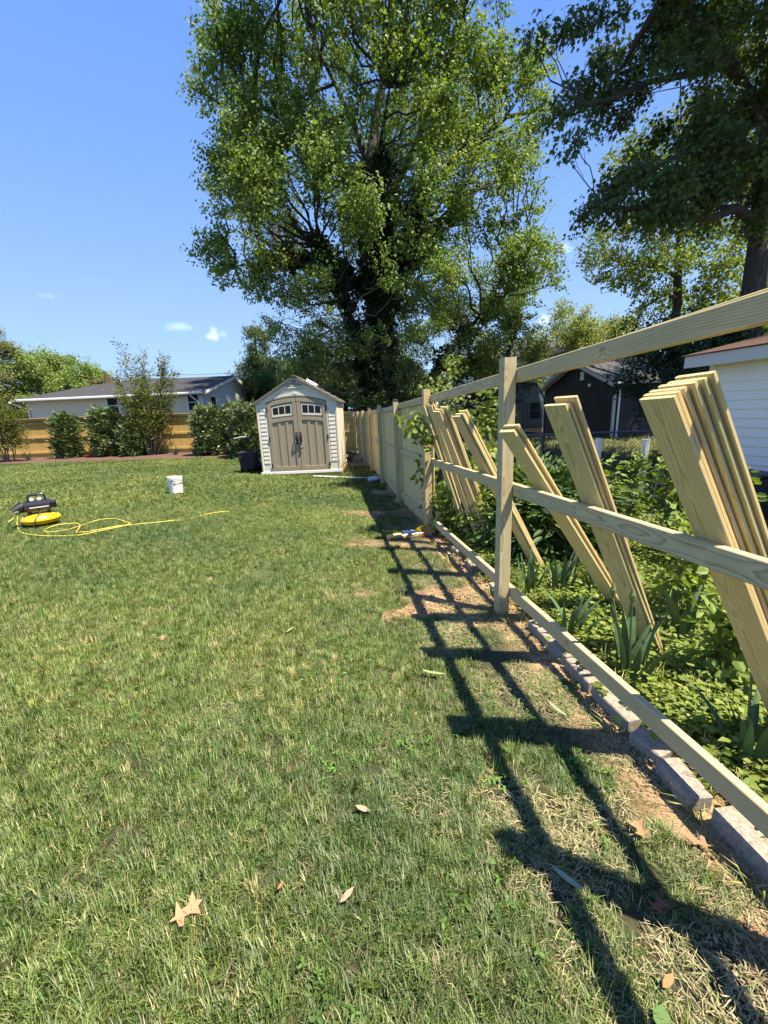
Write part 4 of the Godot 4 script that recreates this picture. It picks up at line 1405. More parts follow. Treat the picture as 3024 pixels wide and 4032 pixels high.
	# fallen leaves
	var lf := [
		["oak_leaf", -0.515, -0.985, "lobed", 0.17, 0.5, Color(0.40, 0.22, 0.12), "large curled tan oak leaf lying alone on the near lawn"],
		["fallen_leaf", -1.208, -2.70, "lobed", 0.13, 2.0, Color(0.33, 0.21, 0.11), "small tan leaf on the lawn beyond the large oak leaf"],
		["iris_leaf", -0.366, -2.71, "blade", 0.14, 0.9, Color(0.24, 0.26, 0.12), "short pale cut leaf alone in mid lawn"],
		["iris_leaf", 0.51, -2.07, "blade", 0.26, -0.3, Color(0.22, 0.28, 0.10), "pale green cut iris leaf beside the shadow edge"],
		["fallen_leaf", -0.045, -0.966, "lance", 0.11, 0.6, Color(0.36, 0.26, 0.17), "pale folded leaf at the near lawn's middle"],
		["fallen_leaf", 0.026, -1.25, "lance", 0.12, -0.5, Color(0.30, 0.24, 0.15), "dry grey stalk like leaf past the folded leaf"],
		["iris_leaf", 1.05, -1.70, "blade", 0.24, 1.9, Color(0.20, 0.26, 0.13), "dull green cut iris leaf in the raked strip"],
		["iris_leaf", 0.645, -0.93, "blade", 0.20, 2.1, Color(0.24, 0.29, 0.18), "grey green cut leaf lying in the shadow band"],
		["fallen_leaf", 0.329, -1.74, "lance", 0.08, 1.0, Color(0.26, 0.12, 0.05), "small rust coloured leaf left of the shadow bands"],
		["fallen_leaf", 1.0, -1.05, "lobed", 0.14, 1.4, Color(0.33, 0.19, 0.09), "tan lobed leaf between shadow bands by the blocks"],
		["fallen_leaf", 0.88, -0.82, "lobed", 0.13, 0.2, Color(0.16, 0.06, 0.035), "dark red brown leaf in the wide post shadow"],
		["fallen_leaf", 1.17, -0.98, "lobed", 0.14, 2.6, Color(0.28, 0.16, 0.09), "crumpled brown leaf beside the long edging block"],
		["fallen_leaf", 0.77, -0.66, "lance", 0.10, 0.4, Color(0.40, 0.17, 0.07), "rust leaf near the bottom right bare soil"],
		["fallen_leaf", -0.25, -1.02, "lance", 0.05, 0.9, Color(0.42, 0.16, 0.06), "tiny rust leaf tip above the large oak leaf"],
		["fallen_leaf", -0.62, -1.62, "lance", 0.06, 2.2, Color(0.45, 0.22, 0.10), "tiny rust fragment on the left lawn"],
		["broad_leaf", 0.70, -0.60, "oval", 0.10, 0.8, Color(0.10, 0.17, 0.045), "rounded green leaf on the bare soil at bottom right"]]
	for q in lf:
		var lb := Mb.new()
		lb.col = q[6]
		var size: float = q[4] * 0.52
		var out := []
		match q[3]:
			"lobed": out = [Vector2(0, 0.02), Vector2(0.16, 0.06), Vector2(0.2, 0.34), Vector2(0.34, 0.40), Vector2(0.40, 0.12), Vector2(0.58, 0.16), Vector2(0.86, 0.42), Vector2(0.84, 0.1), Vector2(1.0, 0.0), Vector2(0.82, -0.1), Vector2(0.78, -0.40), Vector2(0.56, -0.12), Vector2(0.36, -0.13), Vector2(0.28, -0.42), Vector2(0.16, -0.06), Vector2(0, -0.02)]
			"blade": out = [Vector2(0, 0.06), Vector2(0.3, 0.10), Vector2(0.7, 0.08), Vector2(1.0, 0.0), Vector2(0.7, -0.08), Vector2(0.3, -0.09), Vector2(0, -0.06)]
			"oval": out = [Vector2(0, 0.0), Vector2(0.2, 0.3), Vector2(0.6, 0.36), Vector2(1.0, 0.0), Vector2(0.6, -0.36), Vector2(0.2, -0.3)]
			_: out = [Vector2(0, 0.0), Vector2(0.25, 0.16), Vector2(0.6, 0.18), Vector2(1.0, 0.0), Vector2(0.6, -0.18), Vector2(0.25, -0.14)]
		var ix := Geometry2D.triangulate_polygon(PackedVector2Array(out))
		var bend := func(v2: Vector2) -> Vector3:
			return Vector3(v2.x - 0.5, 0.25 * (v2.x - 0.5) * (v2.x - 0.5) + absf(v2.y) * 0.32, v2.y) * size
		for k in range(0, ix.size(), 3):
			lb.tri(bend.call(out[ix[k]]), bend.call(out[ix[k + 1]]), bend.call(out[ix[k + 2]]))
		# underside, a little below, so that the leaf has thickness
		for k in range(0, ix.size(), 3):
			var dn := Vector3(0, -0.0012, 0)
			lb.tri(bend.call(out[ix[k]]) + dn, bend.call(out[ix[k + 2]]) + dn, bend.call(out[ix[k + 1]]) + dn)
		var o2 := part(self, q[0], lb.mesh(M.dry))
		o2.position = Vector3(q[1], gy(q[1], q[2]) + 0.034, q[2])
		o2.rotation = Vector3(rf(-0.2, 0.2), q[5], rf(-0.15, 0.15))
		tag(o2, q[7], "leaf", "fallen leaves on the lawn")

# ------------------------------------------------------------------ plants
func sword_clump(label: String, at: Vector3, count: int, h: float, spread: float, buds: int, group: String, tint := Color(0.11, 0.19, 0.085)) -> void:
	at.y = gy(at.x, at.z) - 0.01
	var t := thing("iris_clump", label, "plant", at, rf(0, TAU), group)
	for i in count:
		var b := Mb.new()
		var a := rf(0, TAU)
		var d := Vector3(cos(a), 0, sin(a))
		var l := h * rf(0.6, 1.1)
		var lean := rf(0.05, 0.5) * spread
		var side := d.cross(Vector3.UP).rotated(Vector3.UP, rf(-0.8, 0.8))
		var w := (rf(0.028, 0.045) if h < 0.52 else 0.02) * clampf(h / 0.5, 0.6, 1.2)
		b.col = tint * rf(0.75, 1.3)
		var base := d * rf(0.0, 0.10)
		var prev := []
		for k in 8:
			var f := k / 7.0
			var p := base + Vector3.UP * l * f * (1.0 - lean * 0.35 * f) + d * l * lean * f * f
			var ww := w * (1.0 - pow(f, 3.0)) * (0.75 + 0.5 * sin(f * 2.6)) * 0.5 + 0.0006
			var th := d * 0.0025
			var cur := [p - side * ww, p - th, p + side * ww, p + th]
			if k > 0:
				for j in 4:
					b.quad(prev[j], prev[(j + 1) % 4], cur[(j + 1) % 4], cur[j])
			prev = cur
		part(t, "blade", b.mesh(M.leaf))
	for i in buds:
		var s := Mb.new()
		var a := rf(0, TAU)
		var top := Vector3(cos(a) * 0.15, h * rf(0.95, 1.15), sin(a) * 0.15)
		s.tube([Vector3.ZERO, top * 0.6, top], [0.007, 0.006, 0.005], 6)
		var st := part(t, "flower_stalk", s.mesh(M.stem))
		var bb := Mb.new()
		bb.col = Color(0.22, 0.26, 0.10)
		bb.lathe([Vector2(0.004, 0.0), Vector2(0.014, 0.02), Vector2(0.016, 0.045), Vector2(0.006, 0.075), Vector2(0.0, 0.085)], 8, Transform3D(Basis(), top))
		part(st, "bud", bb.mesh(M.leaf))

func leafy_bush(called: String, label: String, at: Vector3, clumps: Array, kind: String, per: float, scale: float, tints: Array, cat := "bush", group := "", flat := 0.9, stem_r := 0.014) -> void:
	at.y = gy(at.x, at.z) - 0.02
	var t := thing(called, label, cat, at, 0.0, group)
	var b := Mb.new()
	for c in clumps:
		limb(b, Vector3(rf(-0.08, 0.08), 0, rf(-0.08, 0.08)), c[0], stem_r * rf(0.8, 1.3), stem_r * 0.3, 0.08, 5, 5)
	part(t, "stems", b.mesh(M.twig))
	foliage(t, clumps, kind, per, scale, tints, Vector3(0, 0.4, 0), flat)

func egg(count: int, rx: float, h: float, r: float, y0 := 0.25) -> Array:
	var out := []
	for i in count:
		var f := (i + 0.5) / count
		var y := y0 + (h - y0) * f
		var w := rx * sqrt(maxf(0.05, 1.0 - pow((f - 0.35) / 0.72, 2.0)))
		var a := i * 2.4 + rf(-0.3, 0.3)
		out.append([Vector3(cos(a) * w * rf(0.5, 1.0), y, sin(a) * w * rf(0.5, 1.0)), r * rf(0.8, 1.2)])
	return out

func make_plants() -> void:
	var laurel := [Color(0.08, 0.125, 0.03), Color(0.105, 0.15, 0.04), Color(0.14, 0.18, 0.055)]
	var pale := [Color(0.30, 0.32, 0.16)]
	var words := ["squat laurel bush nearest the left edge before the stained fence", "tall round laurel bush with pale new tips", "dark low laurel bush leaning on the crape myrtle", "broad laurel bush before the house's gable corner", "tall laurel bush between the gable and the shed", "laurel bush pressed against the shed's left side"]
	var bs := [[-11.75, -20.75, 0.30, 1.95, 22], [-10.05, -20.8, 0.50, 2.1, 30], [-8.75, -20.45, 0.45, 1.6, 26], [-5.1, -19.1, 0.5, 2.1, 32], [-4.05, -19.5, 0.58, 2.2, 34], [-3.2, -17.6, 0.55, 2.15, 30]]
	for i in bs.size():
		var q: Array = bs[i]
		var cl := egg(q[4] + 14, q[2], q[3] - 0.15, 0.22, 0.18)
		leafy_bush("laurel_bush", words[i], Vector3(q[0], 0, q[1]), cl, "laurel", 95.0, 1.05, laurel + ([Color(0.16, 0.19, 0.07)] if i != 2 else []), "bush", "laurel bushes before the stained fence")
	# crape myrtles: bundles of thin upright stems
	for q in [["crape myrtle with many thin stems rising above the house roof", -8.05, -20.3, 4.75, [[-0.95, 3.6, 0.1], [-0.45, 4.7, 0.1], [-0.1, 4.2, -0.3], [0.45, 4.45, 0.2], [1.05, 4.1, -0.1], [1.55, 3.6, 0.1], [1.25, 4.25, 0.2], [-0.7, 3.0, 0.3], [0.2, 3.4, 0.4], [-0.2, 2.6, 0.3]], 0.34, 1.0], ["crape myrtle with airy crown at the left edge of the yard", -14.0, -20.3, 4.7, [[-0.4, 4.5, 0], [0.35, 3.9, 0.2], [-0.9, 4.1, 0.1], [0.8, 3.0, 0.1], [0.0, 3.2, -0.3], [1.1, 2.3, 0.2], [-0.6, 2.8, 0.4], [0.5, 2.2, 0.4], [-1.2, 3.2, -0.2]], 0.30, 1.0]]:
		var at := Vector3(q[1], 0, q[2])
		at.y = gy(at.x, at.z)
		var t := thing("crape_myrtle", q[0], "tree", at, 0, "crape myrtles before the stained fence")
		var cl := []
		for s in q[4]:
			var tip := Vector3(s[0], s[1], s[2])
			var b := Mb.new()
			limb(b, Vector3(s[0] * 0.12 + rf(-0.1, 0.1), 0, s[2] * 0.3 + rf(-0.1, 0.1)), tip, 0.026, 0.006, 0.05, 6, 6)
			part(t, "trunk", b.mesh(M.twig))
			for k in 11:
				var f := lerpf(0.36, 1.0, k / 10.0)
				cl.append([Vector3(s[0] * lerpf(0.12, 1.0, f), s[1] * f, s[2] * f) + rdir() * 0.16 * (1.6 - f), q[5] * (1.25 - f * 0.75)])
		foliage(t, cl, "small", 34.0, 0.95, [Color(0.17, 0.22, 0.05), Color(0.12, 0.175, 0.04), Color(0.24, 0.26, 0.07), Color(0.20, 0.17, 0.06)], Vector3(0, 1.5, 0), 1.2)
	# strap leaved clumps in the mulch bed
	for q in [["low strap leaved clump in mulch at the far left edge", -14.6, -19.9], ["low strap leaved clump left of the squat laurel", -13.2, -20.3], ["strap leaved clump at the foot of the crape myrtle", -8.55, -19.6], ["small strap leaved clump alone before the stained fence", -6.85, -19.75], ["small strap leaved clump by the broad laurel", -5.95, -19.6]]:
		sword_clump(q[0], Vector3(q[1], 0, q[2]), 26, 0.56, 1.6, 0, "strap leaved clumps in the mulch bed", Color(0.11, 0.17, 0.08))
	# mulch bed
	var mb := Mb.new()
	for i in 44:
		var x0 := -19.0 + i * 0.42
		var x1 := x0 + 0.42
		var e0 := -17.75 + (x0 + 3.0) * 0.155 + 0.12 * sin(x0 * 1.3)
		var e1 := -17.75 + (x1 + 3.0) * 0.155 + 0.12 * sin(x1 * 1.3)
		var f0 := -20.0 + (x0 - 1.3) * 0.138
		var f1 := -20.0 + (x1 - 1.3) * 0.138
		mb.quad(Vector3(x0, gy(x0, e0) - 0.01, e0), Vector3(x1, gy(x1, e1) - 0.01, e1), Vector3(x1, gy(x1, e1) + 0.06, e1 - 0.25), Vector3(x0, gy(x0, e0) + 0.06, e0 - 0.25))
		mb.quad(Vector3(x0, gy(x0, e0) + 0.06, e0 - 0.25), Vector3(x1, gy(x1, e1) + 0.06, e1 - 0.25), Vector3(x1, gy(x1, f1) + 0.06, f1), Vector3(x0, gy(x0, f0) + 0.06, f0))
	structure("mulch_bed", mb.mesh(M.mulch))

	# the overgrown bed beyond the new fence
	var irises := [["iris clump behind the bottom rail right of the tall bare post", 1.60, -3.12, 13, 0.42, 0], ["iris clump farther back with upright dark swords", 1.86, -3.05, 16, 0.48, 1], ["iris clump with a flower bud between two picket stacks", 2.12, -2.9, 14, 0.5, 2], ["large iris clump with tall budded stalk before the second stack", 1.60, -1.88, 15, 0.50, 2], ["iris clump with broad dark swords at the right edge", 1.66, -1.25, 15, 0.46, 1], ["iris clump in deep shade past the far bare post", 1.72, -5.75, 14, 0.6, 0], ["small iris clump by the far end of the bottom rail", 1.62, -5.0, 12, 0.5, 0], ["iris clump leaning over the bottom rail between stacks", 1.52, -2.35, 12, 0.4, 0], ["iris clump behind the second stack's foot", 2.2, -2.2, 13, 0.45, 1], ["iris clump at the very edge below the near stack", 1.78, -0.98, 12, 0.45, 1]]
	for q in irises:
		sword_clump(q[0], Vector3(q[1], 0, q[2]), q[3], q[4], 1.0, q[5], "iris clumps in the neighbour's bed")
	var peony := [Color(0.045, 0.095, 0.02), Color(0.065, 0.125, 0.03), Color(0.085, 0.15, 0.035)]
	leafy_bush("peony_bush", "dark glossy peony bush just behind the tall bare post", Vector3(2.35, 0, -4.15), egg(22, 0.55, 0.82, 0.22, 0.2), "peony", 95.0, 0.9, peony, "bush", "", 0.9, 0.008)
	leafy_bush("peony_bush", "second peony bush farther back towards the chain link", Vector3(2.75, 0, -5.2), egg(16, 0.5, 0.75, 0.22, 0.2), "peony", 80.0, 0.9, peony, "bush", "", 0.9, 0.008)
	var green := [Color(0.14, 0.22, 0.035), Color(0.20, 0.28, 0.05), Color(0.26, 0.33, 0.07)]
	leafy_bush("climbing_vine", "leafy vine climbing over the far bare post and stacks", Vector3(1.62, 0, -5.45), [[Vector3(-0.18, 0.5, 0.1), 0.25], [Vector3(0.1, 0.75, 0.1), 0.28], [Vector3(0.25, 0.4, 0.3), 0.28], [Vector3(-0.1, 0.25, 0.5), 0.22], [Vector3(0.3, 0.8, 0.55), 0.25], [Vector3(-0.36, 0.85, -0.02), 0.10], [Vector3(-0.5, 1.42, 0.2), 0.14], [Vector3(-0.4, 1.3, 0.35), 0.12], [Vector3(-0.56, 1.52, 0.1), 0.08], [Vector3(0.35, 1.05, 0.2), 0.2]], "ivy", 75.0, 0.85, green, "vine", "", 1.0, 0.007)
	leafy_bush("leafy_shrub", "leafy shrub with arching stems behind the middle stack", Vector3(1.95, 0, -4.75), [[Vector3(0, 0.35, 0), 0.3], [Vector3(0.2, 0.65, 0.2), 0.26], [Vector3(-0.1, 0.7, 0.3), 0.24], [Vector3(0.1, 0.3, 0.5), 0.28], [Vector3(-0.2, 0.4, 0.4), 0.24], [Vector3(0.35, 0.4, 0.0), 0.3]], "weed", 95.0, 1.1, green, "bush", "", 1.0, 0.007)
	leafy_bush("maple_sapling", "bright green maple sapling between the third and second stacks", Vector3(2.95, 0, -4.45), [[Vector3(0, 0.72, 0), 0.16], [Vector3(-0.12, 0.55, 0.05), 0.18], [Vector3(0.15, 0.5, 0.1), 0.18], [Vector3(0.02, 0.35, 0.1), 0.18], [Vector3(0.0, 0.9, 0.0), 0.10]], "star", 75.0, 0.62, [Color(0.26, 0.34, 0.06), Color(0.20, 0.30, 0.05)], "sapling", "", 1.0, 0.006)
	leafy_bush("maple_sapling", "tall thin sapling with bright top seen left of the tall post", Vector3(2.72, 0, -6.95), [[Vector3(0, 1.68, 0), 0.16], [Vector3(0.1, 1.5, 0), 0.17], [Vector3(-0.12, 1.42, 0.05), 0.16], [Vector3(0.18, 1.62, 0), 0.1], [Vector3(0.05, 1.9, 0.0), 0.06], [Vector3(0.22, 1.3, 0.05), 0.1]], "star", 80.0, 0.62, [Color(0.26, 0.33, 0.09), Color(0.20, 0.29, 0.06)], "sapling", "", 1.0, 0.007)
	leafy_bush("maple_sapling", "thin sapling with pointed bright leaves above the top rail", Vector3(2.1, 0, -7.3), [[Vector3(0, 1.75, 0), 0.14], [Vector3(0.06, 2.0, 0), 0.13], [Vector3(-0.04, 2.2, 0), 0.12], [Vector3(0.05, 2.4, 0), 0.1], [Vector3(0, 1.5, 0), 0.16]], "star", 70.0, 0.6, [Color(0.26, 0.33, 0.09), Color(0.20, 0.29, 0.06)], "sapling", "", 1.0, 0.006)
	for q in [["upright milkweed stalk right of the second stack", 2.30, -2.35, 0.72], ["upright milkweed stalk behind the second stack", 2.65, -2.55, 0.8], ["tall weed stalk before the chain link between stacks", 3.3, -3.6, 1.0], ["tall weed stalk nearer the white shed", 3.35, -3.1, 0.95], ["short weed stalk below the near stack", 2.05, -1.75, 0.5], ["leafy weed stalk by the white posts", 3.7, -4.6, 0.9]]:
		var cl := []
		for k in 6:
			cl.append([Vector3(rf(-0.03, 0.03), q[3] * (0.3 + 0.14 * k), rf(-0.03, 0.03)), 0.07])
		leafy_bush("weed_stalk", q[0], Vector3(q[1], 0, q[2]), cl, "weed", 320.0, 0.9, green, "weed", "weed stalks in the neighbour's bed", 1.0, 0.005)
	# ground cover: small lobed leaves, too many to count
	var cov := spray("ivy", 34, 0.30, 0.038, 0.1, M.leaf)
	var cov2 := spray("oval", 34, 0.30, 0.034, 0.0, M.leaf)
	var xs := [[], []]
	var cs := [[], []]
	for i in 7000:
		var x := 1.54 + pow(rng.randf(), 1.6) * 4.1
		var z := rf(-8.5, 0.3)
		var bare := noise_a.get_noise_2d(x * 35.0, z * 35.0)
		if bare < -0.42:
			continue
		var h := 0.02 + 0.10 * maxf(0.0, noise_a.get_noise_2d(x * 22.0 + 70.0, z * 22.0)) + rf(0, 0.05)
		var k := 0 if noise_a.get_noise_2d(x * 12.0, z * 12.0 + 33.0) > -0.1 else 1
		var f := Transform3D((Basis(Vector3.UP, rf(0, TAU)) * Basis(Vector3.RIGHT, rf(-0.3, 0.3))).scaled(Vector3(1, 0.55, 1) * rf(0.7, 1.15)), Vector3(x, gy(x, z) + h, z))
		xs[k].append(f)
		var w := rf(0.7, 1.25)
		cs[k].append((Color(0.19, 0.27, 0.04) if rng.randf() < 0.7 else Color(0.27, 0.32, 0.065)) * w)
	for k in 2:
		tag(copies(self, "ground_cover", [cov, cov2][k], xs[k], cs[k]), "low bright green ground ivy carpeting the neighbour's bed" if k == 0 else "small oval leaved weeds among the ground ivy", "ground cover")
	var gx2 := []
	var gc2 := []
	var wisps := tuft(0.3, 46, 0.10, 0.26, 0.003, 0.006, 0.3, 0.15)
	for i in 420:
		var x := 1.38 + pow(rng.randf(), 1.4) * 3.5
		var z := rf(-8.0, 0.2)
		gx2.append(Transform3D(Basis(Vector3.UP, rf(0, TAU)), Vector3(x, gy(x, z), z)))
		gc2.append(Color(1.5, 1.4, 1.2) * rf(0.7, 1.1))
	tag(copies(self, "grass_wisps", wisps, gx2, gc2), "wisps of long grass poking through the ground ivy", "grass")
	# rough grass beyond the bed
	var rg := tuft(0.6, 420, 0.10, 0.30, 0.004, 0.009, 0.25)
	var gx := []
	var gc := []
	for i in 1100:
		var x := rf(1.8, 16.0)
		var z := rf(-22.0, -2.6)
		if x < 3.2 and rng.randf() < 0.6:
			continue
		gx.append(Transform3D(Basis(Vector3.UP, rf(0, TAU)), Vector3(x, gy(x, z), z)))
		gc.append(Color(1, 1, 1) * rf(0.7, 1.1))
	tag(copies(self, "rough_grass", rg, gx, gc), "long rough grass beyond the neighbour's bed", "grass")

# ------------------------------------------------------------------ buildings
# a wall of lapped boards in the x,y plane from x0 to x1, its top following a roof line when peak is given; faces +z
func lap_wall(x0: float, x1: float, y0: float, y1: float, step: float, peak := -1.0, peak_x := 0.0) -> Array:
	var out := []
	var y := y0
	var top := maxf(y1, peak)
	while y < top - 0.01:
		var yt := minf(y + step, top)
		var a0 := x0
		var a1 := x1
		var b0 := x0
		var b1 := x1
		if peak > 0.0:
			var px := peak_x
			if y > y1:
				a0 = lerpf(x0, px, (y - y1) / (peak - y1)); a1 = lerpf(x1, px, (y - y1) / (peak - y1))
			if yt > y1:
				b0 = lerpf(x0, px, (yt - y1) / (peak - y1)); b1 = lerpf(x1, px, (yt - y1) / (peak - y1))
		var b := Mb.new()
		var zo := 0.016
		b.quad(Vector3(a0, y, zo), Vector3(a1, y, zo), Vector3(b1, yt, 0.002), Vector3(b0, yt, 0.002))
		b.quad(Vector3(a0, y, 0.0), Vector3(a1, y, 0.0), Vector3(a1, y, zo), Vector3(a0, y, zo))
		b.quad(Vector3(a0, y, 0.0), Vector3(a0, y, zo), Vector3(b0, yt, 0.002), Vector3(b0, yt, 0.0))
		b.quad(Vector3(a1, y, 0.0), Vector3(a1, y, zo), Vector3(b1, yt, 0.002), Vector3(b1, yt, 0.0))
		out.append(b)
		y += step
	return out

func join(list: Array) -> Mb:
	var b := Mb.new()
	for m in list:
		b.v.append_array(m.v); b.n.append_array(m.n); b.t.append_array(m.t); b.c.append_array(m.c)
	return b

func window_part(parent: Node, f: Transform3D, w: float, h: float, frame: Material, shutters: Material = null) -> void:
	var fr := Mb.new()
	for q in [[-w / 2 - 0.07, -h / 2 - 0.07, -w / 2, h / 2 + 0.07], [w / 2, -h / 2 - 0.07, w / 2 + 0.07, h / 2 + 0.07], [-w / 2, h / 2, w / 2, h / 2 + 0.07], [-w / 2, -h / 2 - 0.07, w / 2, -h / 2]]:
		fr.box(Vector3(q[0], q[1], 0.0), Vector3(q[2], q[3], 0.05))
	var wn := part(parent, "window", fr.mesh(frame), null, f)
	pbox(wn, "pane", M.glass, Vector3(-w / 2, 0.02, 0.004), Vector3(w / 2, h / 2, 0.022))
	pbox(wn, "pane", M.glass, Vector3(-w / 2, -h / 2, 0.004), Vector3(w / 2, -0.02, 0.018))
	pbox(wn, "sash_bar", frame, Vector3(-w / 2, -0.02, 0.004), Vector3(w / 2, 0.02, 0.035))
	if shutters:
		for s in [-1.0, 1.0]:
			pbox(wn, "shutter", shutters, Vector3(s * (w / 2 + 0.24) - 0.16, -h / 2 - 0.05, 0.004), Vector3(s * (w / 2 + 0.24) + 0.16, h / 2 + 0.05, 0.045))

func make_left_house() -> void:
	# origin at the foot of the front right corner; x runs right, z towards the yard
	var t := thing("ranch_house", "single storey cream ranch house with dark shingle roof and white gutters", "house", Vector3(-7.45, 0.0, -27.4), -0.123)
	var L := 10.7
	var D := 11.0
	var eave := 3.15
	var pk := 4.35
	part(t, "front_wall", join(lap_wall(-L, 0, -0.4, eave, 0.11)).mesh(M.siding))
	var core := Mb.new()
	core.box(Vector3(-L + 0.01, -0.5, -D + 0.02), Vector3(-0.02, eave, -0.02))
	part(t, "wall_core", core.mesh(M.siding))
	var gf := Transform3D(Basis(Vector3.UP, PI / 2), Vector3(0, 0, 0))
	part(t, "gable_wall", join(lap_wall(0.0, D, -0.4, eave, 0.11, pk - 0.1, D / 2)).mesh(M.siding_white), null, gf)
	pbox(t, "corner_board", M.trim, Vector3(-0.10, -0.4, 0.0), Vector3(0.02, eave, 0.03))
	window_part(t, Transform3D(Basis(), Vector3(-5.45, 2.52, 0.005)), 0.62, 0.95, M.trim)
	window_part(t, Transform3D(Basis(), Vector3(-0.55, 2.52, 0.005)), 0.62, 0.95, M.trim)
	window_part(t, Transform3D(Basis(Vector3.UP, PI / 2), Vector3(0.018, 2.35, -1.6)), 0.8, 1.0, M.trim)
	window_part(t, Transform3D(Basis(Vector3.UP, PI / 2), Vector3(0.018, 2.15, -8.6)), 0.8, 0.9, M.trim)
	# roof: hip at the far end, gable at the near end
	var oh := 0.45
	var th := 0.10
	var A := Vector3(-L - oh, eave - 0.05, oh)
	var B := Vector3(oh * 0.7, eave - 0.05, oh)
	var Cc := Vector3(oh * 0.7, pk + 0.12, -D / 2)
	var Dd := Vector3(-L + 2.6, pk + 0.12, -D / 2)
	var E := Vector3(oh * 0.7, eave - 0.05, -D - oh)
	var F := Vector3(-L - oh, eave - 0.05, -D - oh)
	var r := Mb.new()
	r.quad(A, B, Cc, Dd); r.quad(E, F, Dd, Cc); r.tri(A, Dd, F)
	var dn := Vector3(0, -th, 0)
	r.quad(A + dn, B + dn, Cc + dn, Dd + dn); r.quad(E + dn, F + dn, Dd + dn, Cc + dn)
	r.quad(B, Cc, Cc + dn, B + dn); r.quad(E, Cc, Cc + dn, E + dn)
	var roof := part(t, "roof", r.mesh(M.shingle))
	# courses of shingles, each a hair proud
	var co := Mb.new()
	for i in 26:
		var f := (i + 0.5) / 26.0
		var p := A.lerp(Dd, f) + Vector3(0, 0.004, 0.004)
		var q := B.lerp(Cc, f) + Vector3(0, 0.004, 0.004)
		var up := (Dd - A).normalized() * 0.0 + Vector3(0, 0.022, 0.004)
		co.quad(p, q, q + up + Vector3(0, 0.0, -0.02), p + up + Vector3(0, 0.0, -0.02))
	part(roof, "shingle_course", co.mesh(M.shingle)).set_meta("kind", "stuff")
	var vp := Mb.new()
	vp.tube([Vector3(-L + 2.9, pk - 0.05, -D / 2 + 0.3), Vector3(-L + 2.9, pk + 0.35, -D / 2 + 0.3)], [0.06, 0.06], 8)
	part(roof, "vent_pipe", vp.mesh(M.trim))
	pbox(t, "soffit", M.trim, Vector3(-L - oh, eave - 0.19, 0.03), Vector3(oh * 0.6, eave - 0.155, oh - 0.01))
	pbox(t, "gutter", M.trim, Vector3(-L - oh, eave - 0.17, oh + 0.002), Vector3(oh * 0.7, eave - 0.045, oh + 0.10), 0.02)
	for s in [0, 1]:
		var a := Vector3(oh * 0.75, eave - 0.10, oh if s == 0 else -D - oh)
		var c := Vector3(oh * 0.75, pk + 0.02, -D / 2)
		var rk := Mb.new()
		rk.quad(a + Vector3(0.02, 0.06, 0), c + Vector3(0.02, 0.09, 0), c + Vector3(0.02, -0.12, 0), a + Vector3(0.02, -0.12, 0))
		rk.quad(a + Vector3(-oh * 0.7, -0.12, 0), c + Vector3(-oh * 0.7, -0.12, 0), c + Vector3(0.02, -0.12, 0), a + Vector3(0.02, -0.12, 0))
		part(t, "rake_board", rk.mesh(M.trim))
	for x in [-0.25, -L + 0.1]:
		var dx := -0.75 if x < -1.0 else 0.0
		var d := Mb.new()
		d.tube([Vector3(x + dx - (0.3 if dx == 0.0 else 0.0), eave - 0.2, oh), Vector3(x, eave - 0.62, 0.06), Vector3(x, -0.3, 0.06)], [0.055, 0.055, 0.055], 6)
		part(t, "downspout", d.mesh(M.trim))
	# utility pole and wires far behind
	var pole := thing("utility_pole", "brown utility pole with a crossarm above the ranch house roof", "pole", Vector3(-21.0, -0.6, -45.4), 0.4)
	ptube(pole, "shaft", M.pole, [Vector3.ZERO, Vector3(0, 6.9, 0)], [0.17, 0.14], 8)
	pbox(pole, "crossarm", M.pole, Vector3(-1.3, 6.05, -0.06), Vector3(1.5, 6.22, 0.06), 0.01, Transform3D(Basis(Vector3(0, 0, 1), 0.06), Vector3.ZERO))
	for x in [-1.1, 0.6, 1.3]:
		ptube(pole, "insulator", M.black, [Vector3(x, 6.2, 0), Vector3(x, 6.45, 0)], [0.06, 0.04], 6)
	for y in [6.5, 6.2]:
		var w := Mb.new()
		var pts := []
		var rr := []
		for k in 17:
			var f := k / 16.0
			pts.append(Vector3(-21.0, y - 0.45, -45.4).lerp(Vector3(12.0, y + 2.0, -45.0), f) - Vector3.UP * 1.2 * sin(f * PI)); rr.append(0.02)
		w.tube(pts, rr, 4, false)
		tag(part(self, "overhead_wire", w.mesh(M.wire)), "upper thin wire running from the utility pole" if y > 6.3 else "lower thin wire running from the utility pole", "wire")

